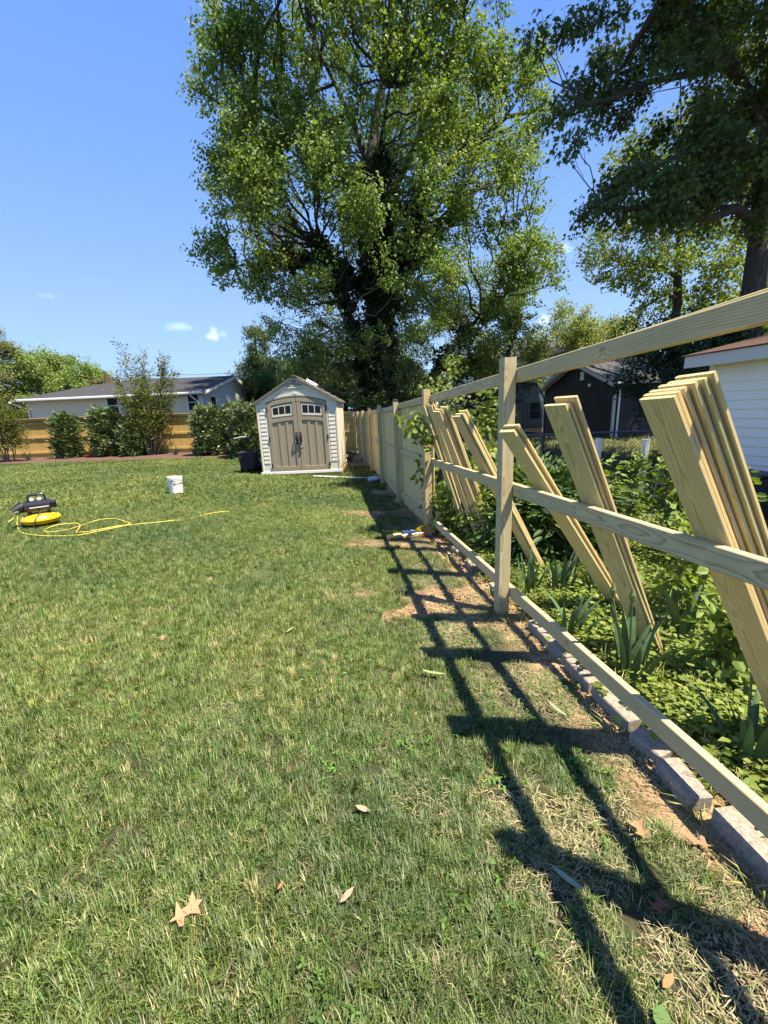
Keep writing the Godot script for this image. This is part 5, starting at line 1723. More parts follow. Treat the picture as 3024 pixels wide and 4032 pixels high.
func make_right_side() -> void:
	# white shed: its long wall runs beside the fence
	var t := thing("white_outbuilding", "white lap sided outbuilding with brown shingles at the right edge", "outbuilding", Vector3(5.45, -0.25, -5.5))
	var wf := Transform3D(Basis(Vector3.UP, -PI / 2), Vector3(0, 0, 0))
	var rows := lap_wall(0.0, 7.5, 0.05, 2.28, 0.118)
	for m in rows:
		part(t, "siding_course", m.mesh(M.siding_white), null, wf)
	var core := Mb.new()
	core.box(Vector3(0.01, -0.1, 0.01), Vector3(4.0, 2.28, 7.5))
	part(t, "wall_core", core.mesh(M.siding_white))
	pbox(t, "corner_board", M.trim, Vector3(-0.03, 0.05, -0.025), Vector3(0.08, 2.28, 0.075), 0.004)
	pbox(t, "foundation", M.concrete, Vector3(-0.02, -0.2, 0.02), Vector3(3.9, 0.045, 7.4))
	var slope := 0.2
	var rise := Vector3(1, slope, 0).normalized()
	pbox(t, "fascia", M.trim_grey, Vector3(-0.26, 2.17, -0.22), Vector3(-0.24, 2.33, 7.7), 0.004)
	pbox(t, "soffit", M.trim, Vector3(-0.239, 2.285, -0.2), Vector3(0.0, 2.30, 7.6))
	pbox(t, "frieze", M.siding, Vector3(-0.022, 2.16, 0.08), Vector3(-0.002, 2.284, 7.5))
	for i in 16:
		var o := Vector3(-0.29, 2.335, 0) + rise * (i * 0.145)
		var f := Transform3D(Basis(rise, Vector3(-rise.y, rise.x, 0), Vector3(0, 0, 1)), o)
		var b := Mb.new()
		b.box(Vector3(0, 0.0, -0.25), Vector3(0.16, 0.012, 7.7), f * Transform3D(Basis(Vector3(0, 0, 1), -0.05), Vector3.ZERO))
		part(t, "shingle_course", b.mesh(M.shingle_brown))
	var rd := Mb.new()
	rd.slab(PackedVector2Array([Vector2(-0.235, 2.31), Vector2(2.0, 2.31 + 2.23 * slope), Vector2(4.3, 2.31), Vector2(4.3, 2.305), Vector2(-0.235, 2.305)]), -0.21, 7.69)
	part(t, "roof_deck", rd.mesh(M.trim_grey))
	# condenser unit
	var ac := thing("air_conditioner", "black slatted air conditioner unit beside the white outbuilding", "air conditioner", Vector3(5.0, -0.2, -4.62))
	pbox(ac, "pad", M.trim_grey, Vector3(-0.48, -0.05, -0.45), Vector3(0.42, 0.12, 0.5), 0.01)
	pbox(ac, "cabinet", M.black, Vector3(-0.36, 0.121, -0.36), Vector3(0.36, 0.74, 0.36), 0.02)
	for i in 13:
		pbox(ac, "louvre", M.black_gloss, Vector3(-0.378, 0.17 + i * 0.042, -0.378), Vector3(0.378, 0.185 + i * 0.042, 0.378), 0.003)
	pbox(ac, "lid", M.black, Vector3(-0.385, 0.741, -0.385), Vector3(0.385, 0.775, 0.385), 0.012)
	# dark house
	var d := thing("dark_house", "black sided house with white trim and a corner downspout", "house", Vector3(13.75, -0.35, -19.0), 0.04)
	var W := 6.2
	var eave := 2.80
	var pk := 4.0
	var gf := Transform3D(Basis(Vector3.UP, -PI / 2), Vector3(0, 0, -W))
	part(d, "gable_wall", join(lap_wall(0.0, W, 0.0, eave, 0.13, pk, W / 2)).mesh(M.siding_dark), null, gf)
	part(d, "side_wall", join(lap_wall(0.0, 11.0, 0.0, eave, 0.13)).mesh(M.siding_dark))
	var dc := Mb.new()
	dc.box(Vector3(0.02, -0.1, -W + 0.02), Vector3(11.0, eave, -0.02))
	part(d, "wall_core", dc.mesh(M.siding_dark))
	var dr := Mb.new()
	var oh := 0.35
	dr.quad(Vector3(-oh, eave - 0.1, oh), Vector3(11.4, eave - 0.1, oh), Vector3(11.4, pk + 0.1, -W / 2), Vector3(-oh, pk + 0.1, -W / 2))
	dr.quad(Vector3(-oh, eave - 0.1, -W - oh), Vector3(11.4, eave - 0.1, -W - oh), Vector3(11.4, pk + 0.1, -W / 2), Vector3(-oh, pk + 0.1, -W / 2))
	part(d, "roof", dr.mesh(M.shingle))
	for s in [0, 1]:
		var a := Vector3(-oh, eave - 0.12, oh if s == 0 else -W - oh)
		var c := Vector3(-oh, pk + 0.08, -W / 2)
		var rk := Mb.new()
		rk.quad(a + Vector3(-0.02, 0, 0), c + Vector3(-0.02, 0, 0), c + Vector3(-0.02, -0.2, 0), a + Vector3(-0.02, -0.2, 0))
		rk.quad(a + Vector3(-0.02, -0.2, 0), c + Vector3(-0.02, -0.2, 0), c + Vector3(oh, -0.2, 0), a + Vector3(oh, -0.2, 0))
		part(d, "rake_board", rk.mesh(M.trim_grey))
	pbox(d, "gutter", M.trim_grey, Vector3(-oh, eave - 0.2, oh + 0.002), Vector3(11.4, eave - 0.09, oh + 0.1), 0.02)
	pbox(d, "corner_board", M.trim_grey, Vector3(-0.03, 0.0, -0.08), Vector3(0.07, eave - 0.1, 0.03))
	var ds := Mb.new()
	ds.tube([Vector3(0.45, eave - 0.2, oh), Vector3(0.22, eave - 0.45, 0.07), Vector3(0.2, 0.15, 0.07), Vector3(0.28, 0.03, 0.25)], [0.05, 0.05, 0.05, 0.05], 6)
	part(d, "downspout", ds.mesh(M.trim))
	pbox(d, "gable_vent", M.trim, Vector3(-0.05, 3.0, -2.7), Vector3(-0.018, 3.42, -2.4), 0.004)
	pbox(d, "floodlight_housing", M.trim, Vector3(-0.14, 2.62, -1.9), Vector3(-0.018, 2.78, -1.76), 0.02)
	window_part(d, Transform3D(Basis(Vector3.UP, -PI / 2), Vector3(-0.018, 1.62, -3.7)), 1.0, 0.75, M.trim)
	window_part(d, Transform3D(Basis(), Vector3(7.4, 1.7, 0.018)), 1.3, 1.0, M.trim)
	# two storey white house behind
	var h := thing("white_house", "two storey white house with grey shutters seen past the dark house", "house", Vector3(16.6, -0.3, -33.5), -0.35)
	part(h, "front_wall", join(lap_wall(-1.0, 9.0, 0.0, 5.6, 0.15)).mesh(M.siding_white))
	var hc := Mb.new()
	hc.box(Vector3(-0.98, -0.2, -8.0), Vector3(8.98, 5.6, -0.02))
	part(h, "wall_core", hc.mesh(M.siding_white))
	for q in [[0.5, 4.0], [2.6, 4.0], [4.8, 4.0], [0.5, 1.3], [2.6, 1.3]]:
		window_part(h, Transform3D(Basis(), Vector3(q[0], q[1], 0.018)), 0.8, 1.3, M.trim, M.trim_grey)
	var hr := Mb.new()
	hr.slab(PackedVector2Array([Vector2(0.5, 5.55), Vector2(-4.0, 7.2), Vector2(-8.5, 5.55)]), -1.5, 9.5, Transform3D(Basis(Vector3(0, 0, 1), Vector3(0, 1, 0), Vector3(1, 0, 0)), Vector3.ZERO))
	part(h, "roof", hr.mesh(M.shingle))
	# chain link fence
	var a := Vector3(2.2, 0, -8.95)
	var e := Vector3(6.4, 0, -7.15)
	a.y = gy(a.x, a.z); e.y = gy(e.x, e.z)
	var cf := thing("chain_link_fence", "grey chain link fence across the neighbour's yard", "fence", (a + e) * 0.5)
	var o := cf.position
	var u := (e - a).normalized()
	var len := a.distance_to(e)
	var ch := 1.14
	ptube(cf, "top_rail", M.galv, [a + Vector3.UP * ch - o, e + Vector3.UP * ch - o], [0.02, 0.02], 8)
	for k in 3:
		var p := a.lerp(e, k / 2.0)
		ptube(cf, "post", M.galv, [p - Vector3.UP * 0.2 - o, p + Vector3.UP * (ch + 0.05) - o], [0.027, 0.027], 8)
	var wm := Mb.new()
	var step := 0.075
	for s in [1.0, -1.0]:
		var x := -ch
		while x < len + ch:
			# a slanting wire cut to the panel
			var x0 := x
			var x1 = x + ch * s
			var y0 := 0.03
			var y1 := ch
			if minf(x0, x1) > 0.0 and maxf(x0, x1) < len:
				wm.tube([a + u * x0 + Vector3.UP * y0 - o, a + u * x1 + Vector3.UP * y1 - o], [0.003, 0.003], 3, false)
			x += step
	var wp := part(cf, "wire_mesh", wm.mesh(M.galv))
	wp.set_meta("kind", "stuff")
	for q in [[4.74, -6.93, 1.18, "leaning white plastic post before the dark house wall"], [5.42, -6.62, 1.14, "white plastic post wrapped in weeds nearer the outbuilding"]]:
		var p := Vector3(q[0], gy(q[0], q[1]) - 0.1, q[1])
		var wpst := pbox(self, "white_post", M.white_plastic, Vector3(-0.045, 0, -0.045), Vector3(0.045, q[2], 0.045), 0.006)
		wpst.transform = Transform3D(Basis(Vector3(0, 0, 1), -0.04), p)
		tag(wpst, q[3], "post")
	for q in [[4.95, -6.1, 0.95, "thin grey garden stake left of the weedy white post"], [5.1, -5.9, 0.75, "thin slanting garden stake by the weedy white post"]]:
		var p := Vector3(q[0], gy(q[0], q[1]), q[1])
		var sb := Mb.new()
		sb.tube([p, p + Vector3(0.05, q[2], 0)], [0.011, 0.009], 6)
		tag(part(self, "garden_stake", sb.mesh(M.trim_grey)), q[3], "stake")
	# trampoline with its net
	var tr := thing("trampoline", "black trampoline with curved net poles beyond the chain link", "trampoline", Vector3(5.3, -0.3, -13.6))
	var ring := []
	var rr := []
	var ring2 := []
	for k in 29:
		var w := TAU * k / 28.0
		ring.append(Vector3(cos(w) * 1.75, 0.85, sin(w) * 1.75)); rr.append(0.035)
		ring2.append(Vector3(cos(w) * 1.5, 2.45, sin(w) * 1.5))
	var fb := Mb.new()
	fb.tube(ring, rr, 6, false)
	part(tr, "frame", fb.mesh(M.galv))
	var mt := Mb.new()
	mt.lathe([Vector2(0.0, 0.87), Vector2(1.72, 0.87), Vector2(1.74, 0.84), Vector2(0.0, 0.84)], 28)
	part(tr, "mat", mt.mesh(M.black_cloth))
	for k in 6:
		var w := TAU * k / 6.0 + 0.3
		ptube(tr, "net_pole", M.black, [Vector3(cos(w) * 1.8, 0.0, sin(w) * 1.8), Vector3(cos(w) * 1.85, 1.2, sin(w) * 1.85), Vector3(cos(w) * 1.78, 2.0, sin(w) * 1.78), Vector3(cos(w) * 1.5, 2.45, sin(w) * 1.5)], [0.03, 0.03, 0.03, 0.025], 6)
	var nt := Mb.new()
	nt.tube(ring2, rr, 5, false)
	part(tr, "net_hoop", nt.mesh(M.black))
	var net := Mb.new()
	net.lathe([Vector2(1.72, 0.9), Vector2(1.70, 1.6), Vector2(1.5, 2.44)], 28)
	var nm := StandardMaterial3D.new()
	nm.albedo_color = Color(0.03, 0.03, 0.03, 0.62)
	nm.transparency = BaseMaterial3D.TRANSPARENCY_ALPHA
	nm.roughness = 0.9
	nm.cull_mode = BaseMaterial3D.CULL_DISABLED
	part(tr, "net", net.mesh(nm))
	# timber swing frame
	var sw := thing("swing_frame", "dark timber swing frame with white hanging chains beyond the fence", "swing", Vector3(3.0, -0.3, -12.2), 0.1)
	pbox(sw, "beam", M.brown_wood, Vector3(-1.0, 1.70, -0.08), Vector3(0.75, 1.92, 0.08), 0.01)
	for q in [[-0.9, -0.35], [-0.9, 0.35], [0.65, -0.35], [0.65, 0.35]]:
		ptube(sw, "leg", M.brown_wood if q[0] < 0 else M.trim_grey, [Vector3(q[0], 1.8, 0), Vector3(q[0] + q[1] * 0.4, 0, q[1] * 2.0)], [0.05, 0.05], 6)
	pbox(sw, "seat", M.brown_wood, Vector3(-0.6, 0.55, -0.25), Vector3(0.35, 0.62, 0.25), 0.01)
	for i in 6:
		pbox(sw, "back_slat", M.brown_wood, Vector3(-0.58 + i * 0.16, 0.63, -0.28), Vector3(-0.48 + i * 0.16, 1.1, -0.25), 0.006)
	for x in [-0.58, 0.33]:
		ptube(sw, "chain", M.metal, [Vector3(x, 1.7, 0), Vector3(x, 0.6, 0)], [0.012, 0.012], 5)
	# play things against the chain link
	var tb := [[3.15, -9.6, 0.5, 0.42, M.green_toy, "green slatted plastic toy bench behind the chain link"], [3.55, -9.3, 0.42, 0.20, M.red, "red plastic toy truck behind the chain link"], [3.75, -9.9, 0.6, 0.10, M.blue, "blue plastic paddling tray behind the chain link"]]
	for q in tb:
		var p := Vector3(q[0], gy(q[0], q[1]), q[1])
		var ty := thing("plastic_toy", q[5], "toy", p, 0.2, "plastic toys behind the chain link")
		if q[4] == M.green_toy:
			for i in 4:
				pbox(ty, "slat", q[4], Vector3(-0.32, 0.35 + i * 0.11, 0), Vector3(0.32, 0.42 + i * 0.11, 0.03), 0.01)
			for s in [-1.0, 1.0]:
				pbox(ty, "leg", q[4], Vector3(s * 0.28 - 0.03, 0, -0.02), Vector3(s * 0.28 + 0.03, 0.78, -0.001), 0.01)
		elif q[4] == M.red:
			pbox(ty, "body", q[4], Vector3(-0.3, 0.14, -0.15), Vector3(0.3, 0.34, 0.15), 0.03)
			pbox(ty, "cab", q[4], Vector3(0.05, 0.341, -0.14), Vector3(0.27, 0.55, 0.14), 0.03)
			for s in [[-0.2, -0.17], [-0.2, 0.17], [0.2, -0.17], [0.2, 0.17]]:
				var wb := Mb.new()
				wb.lathe([Vector2(0.0, -0.03), Vector2(0.11, -0.03), Vector2(0.11, 0.03), Vector2(0.0, 0.03)], 14, Transform3D(Basis(Vector3.RIGHT, PI / 2), Vector3(s[0], 0.11, s[1])))
				part(ty, "wheel", wb.mesh(M.black))
		else:
			var pb := Mb.new()
			pb.lathe([Vector2(0.0, 0.02), Vector2(0.5, 0.02), Vector2(0.58, 0.22), Vector2(0.64, 0.23), Vector2(0.60, 0.2), Vector2(0.52, 0.0), Vector2(0.0, 0.0)], 24)
			part(ty, "basin", pb.mesh(q[4]))

# ------------------------------------------------------------------ trees
func trunk_part(t: Node3D, called: String, pts: Array, r0: float, r1: float, sides := 10) -> Array:
	var o := t.position
	var fine := polyline(pts, 0.7)
	var p := []
	var r := []
	for i in fine.size():
		var f := float(i) / (fine.size() - 1)
		p.append(fine[i] - o + (rdir() * 0.05 if i > 0 else Vector3.ZERO)); r.append(lerpf(r0, r1, f))
	var b := Mb.new()
	b.tube(p, r, sides, false)
	part(t, called, b.mesh(M.bark))
	var out := []
	for q in p:
		out.append(q)
	return out

func local(cl: Array, o: Vector3) -> Array:
	var out := []
	for c in cl:
		out.append([c[0] - o, c[1]])
	return out

func make_big_tree() -> void:
	var poly := PackedVector2Array([Vector2(-1.48, 22.08), Vector2(-2.65, 19.02), Vector2(-3.90, 17.38), Vector2(-4.53, 19.51), Vector2(-4.43, 18.06), Vector2(-5.44, 16.78), Vector2(-4.73, 15.91), Vector2(-5.02, 14.60), Vector2(-4.42, 13.47), Vector2(-4.20, 12.59), Vector2(-5.21, 10.87), Vector2(-5.61, 8.77), Vector2(-5.06, 7.79), Vector2(-3.83, 8.28), Vector2(-3.92, 6.55), Vector2(-2.72, 5.37), Vector2(-2.50, 3.93), Vector2(-2.14, 2.45), Vector2(11.47, 1.93), Vector2(11.66, 4.54), Vector2(12.15, 6.29), Vector2(13.03, 8.47), Vector2(11.21, 9.18), Vector2(10.22, 10.77), Vector2(10.19, 12.10), Vector2(10.94, 13.08), Vector2(12.07, 14.06), Vector2(12.92, 15.34), Vector2(11.68, 17.01), Vector2(10.05, 17.43), Vector2(9.40, 19.11), Vector2(10.44, 20.63), Vector2(9.79, 22.87), Vector2(4.2, 24.5)])
	var t := thing("maple_tree", "huge maple tree with ivy wrapped trunk rising behind the shed", "tree", Vector3(3.4, -0.35, -24.5))
	var o := t.position
	var fr := []
	fr.append_array(trunk_part(t, "trunk", [Vector3(3.4, -0.5, -24.5), Vector3(3.41, 5.23, -24.4), Vector3(3.40, 8.51, -24.5), Vector3(3.29, 11.36, -24.6), Vector3(3.12, 13.85, -24.3), Vector3(3.78, 16.79, -24.5), Vector3(4.41, 19.39, -24.6), Vector3(4.60, 22.5, -24.4)], 0.62, 0.08, 12))
	var limbs := [
		[[Vector3(3.5, 8.6, -24.5), Vector3(5.47, 11.71, -23.6), Vector3(6.99, 13.21, -22.9), Vector3(9.48, 14.78, -22.4), Vector3(11.77, 15.09, -22.2)], 0.26],
		[[Vector3(3.5, 6.6, -24.5), Vector3(5.56, 10.30, -25.0), Vector3(7.61, 12.06, -25.7), Vector3(9.51, 13.48, -26.2)], 0.22],
		[[Vector3(3.36, 11.0, -24.5), Vector3(5.03, 13.69, -24.0), Vector3(6.41, 16.32, -23.6), Vector3(7.62, 18.65, -23.9), Vector3(8.20, 21.2, -24.0)], 0.22],
		[[Vector3(3.2, 10.0, -24.5), Vector3(1.73, 12.39, -23.4), Vector3(0.31, 13.68, -22.6), Vector3(-1.43, 14.48, -22.3), Vector3(-3.50, 15.58, -22.6)], 0.22],
		[[Vector3(3.12, 13.5, -24.3), Vector3(1.90, 16.72, -25.0), Vector3(0.93, 18.68, -25.2), Vector3(0.44, 21.2, -25.0)], 0.18],
		[[Vector3(3.3, 7.6, -24.5), Vector3(0.93, 9.41, -25.2), Vector3(-1.90, 9.84, -25.8), Vector3(-4.27, 9.41, -25.6)], 0.18],
		[[Vector3(3.6, 0.6, -24.4), Vector3(6.91, 4.41, -23.6), Vector3(8.55, 6.35, -23.2), Vector3(10.6, 7.73, -23.0)], 0.20],
		[[Vector3(3.1, 0.6, -24.4), Vector3(1.80, 5.51, -23.5), Vector3(1.17, 7.62, -23.0), Vector3(0.20, 9.41, -22.6)], 0.20],
		[[Vector3(3.7, 1.0, -24.4), Vector3(8.29, 3.86, -24.8), Vector3(10.78, 5.32, -24.9)], 0.16],
		[[Vector3(3.3, 9.0, -24.5), Vector3(3.0, 12.0, -21.5), Vector3(3.4, 14.0, -19.8)], 0.2],
		[[Vector3(3.3, 9.0, -24.5), Vector3(3.8, 13.0, -27.5), Vector3(4.0, 16.0, -29.5)], 0.2]]
	for l in limbs:
		fr.append_array(trunk_part(t, "limb", l[0], l[1], l[1] * 0.22, 8))
	var clumps := []
	var lower := []
	var tries := 0
	while clumps.size() + lower.size() < 560 and tries < 6000:
		tries += 1
		var p := Vector2(rf(-5.7, 13.0), rf(1.9, 24.4))
		if not Geometry2D.is_point_in_polygon(p, poly):
			continue
		var tight := true
		for k in 8:
			if not Geometry2D.is_point_in_polygon(p + Vector2(cos(k * TAU / 8), sin(k * TAU / 8)) * 0.32, poly):
				tight = false
		if not tight:
			continue
		var rr := 0.85
		for k in 8:
			if not Geometry2D.is_point_in_polygon(p + Vector2(cos(k * TAU / 8), sin(k * TAU / 8)) * 0.7, poly):
				rr = 0.5
		var mid := 3.6
		var half := 6.2 * sqrt(maxf(0.02, 1.0 - pow((p.x - mid) / 9.6, 2.0)))
		if p.y < 7.0:
			half *= 0.7
		var z := -24.5 + (rf(-1, 1) if rng.randf() < 0.45 else signf(rf(-1, 1)) * rf(0.7, 1.0)) * half
		if p.y < 7.5:
			if rng.randf() < 0.32:
				continue
			lower.append([Vector3(p.x, p.y, z) - o, rr * rf(0.7, 1.0)])
		else:
			if absf(p.x - 3.6) < 1.2 and z > -24.5 and p.y < 14.0 and rng.randf() < 0.55:
				continue
			clumps.append([Vector3(p.x, p.y, z) - o, rr * rf(0.6, 1.05)])
	var greens := [Color(0.205, 0.31, 0.06), Color(0.17, 0.27, 0.05), Color(0.25, 0.35, 0.08), Color(0.22, 0.32, 0.065)]
	branches(t, fr, clumps, 0.10, 0.9)
	foliage(t, clumps, "maple", 11.5, 1.0, greens, Vector3(0, 9, 0), 1.45)
	branches(t, fr, lower, 0.06, 1.0, M.twig)
	foliage(t, lower, "maple", 10.0, 0.85, greens, Vector3(0, 6, 0), 0.9)
	# ivy sleeve on trunk and low limbs
	var iv := []
	for q in fr:
		if q.y < 12.5 and absf(q.x) < 6.5:
			iv.append([q + rdir() * 0.2, 0.62 if absf(q.x) < 1.0 else 0.42])
	foliage(t, iv, "ivy", 34.0, 2.0, [Color(0.03, 0.055, 0.015), Color(0.04, 0.07, 0.018)], Vector3.INF, 1.0, "ivy")

func grow(called: String, label: String, base: Vector3, limbs: Array, clumps: Array, kind: String, per: float, scale: float, tints: Array, r0: float, br := 0.05, heart := Vector3.INF, group := "") -> void:
	var t := thing(called, label, "tree", base, 0.0, group)
	var fr := []
	for i in limbs.size():
		fr.append_array(trunk_part(t, "trunk" if i == 0 else "limb", limbs[i], r0 if i == 0 else r0 * 0.4, r0 * (0.35 if i == 0 else 0.08), 10 if i == 0 else 7))
	var lc := local(clumps, base)
	branches(t, fr, lc, br, 0.9)
	foliage(t, lc, kind, per, scale, tints, heart if heart == Vector3.INF else heart - base, 0.85)

func ball(c: Vector3, r: Vector3, count: int, cr: float) -> Array:
	var out := []
	for i in count:
		var d := rdir()
		var k := pow(rng.randf(), 0.4)
		out.append([c + Vector3(d.x * r.x, d.y * r.y, d.z * r.z) * k, cr * rf(0.7, 1.2)])
	return out

func make_trees() -> void:
	make_big_tree()
	# tree at the right edge whose limbs reach over the picture's top right
	var rc := [[6.00, 9.97, -11.48, 0.33], [5.24, 9.41, -10.86, 0.29], [7.00, 10.68, -12.23, 0.41], [6.76, 10.00, -11.04, 0.36], [6.96, 9.79, -10.58, 0.30], [5.60, 10.38, -12.36, 0.21], [9.53, 11.82, -14.47, 0.57], [9.60, 10.94, -13.73, 0.52], [9.99, 11.39, -13.64, 0.48], [6.86, 8.93, -11.06, 0.46], [7.27, 9.48, -12.52, 0.49], [6.14, 8.33, -11.24, 0.40], [5.65, 7.99, -10.77, 0.21], [5.91, 7.23, -10.26, 0.33], [6.01, 7.20, -10.71, 0.20], [9.01, 10.15, -14.17, 0.60], [9.24, 9.51, -13.55, 0.47], [9.77, 10.22, -13.56, 0.54], [8.95, 10.37, -13.68, 0.61], [8.29, 9.14, -10.81, 0.43], [9.30, 9.83, -11.36, 0.47], [11.19, 11.40, -12.89, 0.56], [12.20, 10.59, -13.03, 0.61], [13.09, 12.18, -13.84, 0.64], [13.69, 11.44, -13.70, 0.64], [10.12, 9.78, -10.28, 0.47], [11.39, 11.80, -12.88, 0.51], [7.45, 6.42, -12.33, 0.29], [7.45, 6.52, -11.63, 0.39], [7.06, 6.12, -10.16, 0.41], [8.72, 6.99, -11.45, 0.51], [7.94, 6.34, -9.72, 0.45], [11.74, 8.60, -13.48, 0.65], [12.32, 8.67, -13.13, 0.64], [9.53, 6.46, -11.54, 0.50], [9.44, 6.18, -10.41, 0.52], [12.84, 7.73, -13.02, 0.65], [12.00, 6.64, -11.39, 0.58], [10.02, 8.61, -13.47, 0.48], [10.50, 9.18, -13.40, 0.50], [10.01, 8.14, -11.73, 0.51], [10.38, 8.38, -11.33, 0.54], [11.91, 8.92, -12.08, 0.58], [11.68, 9.01, -11.40, 0.55], [10.33, 6.88, -9.87, 0.42], [7.31, 5.90, -10.62, 0.29], [9.79, 6.72, -12.73, 0.38], [8.14, 8.52, -10.03, 0.30], [9.02, 8.79, -10.00, 0.34], [9.99, 9.71, -11.20, 0.57], [10.91, 11.59, -13.89, 0.48], [11.15, 10.89, -11.76, 0.40], [11.73, 8.63, -12.59, 0.55], [9.54, 8.16, -10.72, 0.44], [11.60, 9.07, -12.02, 0.40], [10.08, 10.88, -12.07, 0.56], [10.20, 10.89, -12.93, 0.39], [9.63, 7.56, -10.61, 0.51], [9.23, 10.96, -11.37, 0.50], [10.21, 12.23, -13.28, 0.58], [11.84, 11.23, -13.42, 0.40], [12.29, 12.17, -13.47, 0.59], [12.36, 13.11, -15.29, 0.60], [11.39, 9.81, -12.92, 0.55], [11.64, 12.27, -14.63, 0.51], [13.31, 12.33, -14.95, 0.51], [11.17, 11.42, -12.74, 0.45], [13.70, 13.48, -14.33, 0.56], [10.42, 8.69, -11.35, 0.54], [13.20, 13.15, -15.07, 0.47], [10.50, 8.39, -11.77, 0.53], [13.10, 8.32, -12.42, 0.38], [9.91, 11.29, -12.63, 0.51], [11.29, 9.74, -11.05, 0.50], [10.78, 12.43, -13.50, 0.53], [13.96, 12.06, -14.39, 0.42], [13.62, 10.07, -13.91, 0.49], [10.58, 12.51, -13.43, 0.42], [13.18, 13.21, -14.32, 0.43], [10.02, 11.68, -13.00, 0.50], [11.21, 11.74, -12.97, 0.59], [9.57, 7.21, -10.18, 0.60], [12.72, 10.14, -12.56, 0.50], [12.61, 7.93, -12.20, 0.41], [9.82, 7.00, -12.60, 0.32], [11.03, 7.02, -11.62, 0.43], [7.74, 6.69, -11.52, 0.48], [9.49, 6.85, -12.63, 0.42], [12.28, 7.90, -12.06, 0.42], [9.50, 6.36, -10.12, 0.34], [9.23, 6.70, -10.22, 0.37], [8.52, 6.14, -10.03, 0.46], [7.91, 5.77, -9.95, 0.49], [12.08, 6.86, -13.25, 0.47], [7.64, 6.84, -11.05, 0.46], [7.69, 6.80, -10.60, 0.32], [11.61, 5.91, -10.84, 0.45], [9.58, 6.74, -11.29, 0.43], [9.00, 7.49, -12.08, 0.34], [8.34, 5.54, -9.89, 0.32], [10.68, 7.21, -10.84, 0.47], [9.19, 6.63, -10.18, 0.36], [10.53, 7.26, -13.50, 0.46], [13.33, 6.72, -12.66, 0.48], [11.64, 7.25, -10.97, 0.35]]
	var cl := []
	for c in rc:
		cl.append([Vector3(c[0], c[1], c[2]), c[3] * 0.9])
	# the rest of its crown, above and beyond the frame, which shades what is seen
	for c in ball(Vector3(12.6, 14.6, -8.4), Vector3(6.4, 3.2, 6.0), 240, 1.0):
		var flat := Vector2(c[0].x, c[0].z).length()
		if c[0].y > 2.6 + 0.80 * flat:
			cl.append(c)
	cl.append_array(ball(Vector3(14.8, 9.0, -9.2), Vector3(3.2, 3.2, 3.0), 36, 0.8))
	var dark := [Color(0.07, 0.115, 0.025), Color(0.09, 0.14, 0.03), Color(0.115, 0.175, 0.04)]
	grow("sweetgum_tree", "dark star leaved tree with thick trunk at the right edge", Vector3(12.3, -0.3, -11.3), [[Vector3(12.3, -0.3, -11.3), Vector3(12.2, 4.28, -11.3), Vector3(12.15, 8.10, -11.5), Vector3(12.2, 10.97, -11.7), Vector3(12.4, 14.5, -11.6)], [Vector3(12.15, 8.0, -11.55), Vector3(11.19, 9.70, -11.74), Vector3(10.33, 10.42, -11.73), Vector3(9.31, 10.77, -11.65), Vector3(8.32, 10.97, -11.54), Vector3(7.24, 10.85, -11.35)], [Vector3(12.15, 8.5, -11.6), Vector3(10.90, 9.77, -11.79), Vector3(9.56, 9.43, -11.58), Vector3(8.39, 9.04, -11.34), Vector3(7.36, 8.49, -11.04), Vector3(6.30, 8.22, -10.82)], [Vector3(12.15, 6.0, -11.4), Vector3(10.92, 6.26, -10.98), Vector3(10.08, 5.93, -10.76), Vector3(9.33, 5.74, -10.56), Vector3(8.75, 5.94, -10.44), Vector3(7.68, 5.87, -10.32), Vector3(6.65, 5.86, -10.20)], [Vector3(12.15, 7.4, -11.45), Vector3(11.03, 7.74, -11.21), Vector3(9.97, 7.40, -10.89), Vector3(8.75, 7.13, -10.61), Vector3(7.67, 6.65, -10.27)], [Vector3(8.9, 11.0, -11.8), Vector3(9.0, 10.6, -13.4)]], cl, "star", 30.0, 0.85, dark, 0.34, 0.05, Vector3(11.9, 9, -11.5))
	# lighter tree behind it
	var mc := [[12.88, 7.90, -19.81, 0.64], [12.51, 7.67, -18.01, 0.78], [12.71, 6.93, -19.12, 0.54], [13.51, 6.79, -18.66, 0.82], [13.88, 7.34, -18.08, 0.91], [17.21, 9.30, -21.54, 1.08], [14.62, 7.04, -17.15, 0.87], [16.38, 7.75, -18.24, 1.01], [16.33, 6.80, -16.92, 0.95], [19.50, 8.04, -19.06, 1.07], [18.39, 6.46, -16.96, 0.97], [14.04, 6.20, -17.85, 0.79], [16.86, 6.23, -19.53, 1.01], [16.42, 5.85, -17.29, 0.90], [18.97, 5.88, -18.21, 0.97], [21.83, 6.01, -19.68, 1.05], [12.49, 8.40, -17.26, 0.74], [13.48, 8.98, -17.07, 0.80], [15.27, 8.75, -17.66, 0.96], [19.17, 9.60, -20.17, 1.11], [19.93, 9.24, -19.21, 1.07], [13.84, 12.20, -18.73, 0.58], [13.58, 11.75, -19.14, 0.67], [14.11, 11.26, -18.16, 0.83], [16.39, 13.22, -19.81, 0.94], [15.38, 11.32, -17.31, 0.91], [19.84, 14.09, -20.83, 1.09], [22.21, 14.67, -21.71, 1.14], [17.93, 11.89, -21.87, 1.16], [18.50, 11.28, -20.51, 1.10], [21.40, 11.76, -21.43, 1.16], [17.50, 10.10, -16.63, 0.90], [12.96, 10.70, -18.74, 0.66], [14.35, 9.81, -21.86, 0.70], [12.97, 8.60, -20.74, 0.40], [13.77, 5.11, -17.90, 0.73], [17.39, 5.35, -20.27, 0.93], [17.94, 4.97, -18.44, 0.98], [20.64, 5.07, -19.15, 1.03]]
	cl = []
	for c in mc:
		cl.append([Vector3(c[0], c[1], c[2]), c[3]])
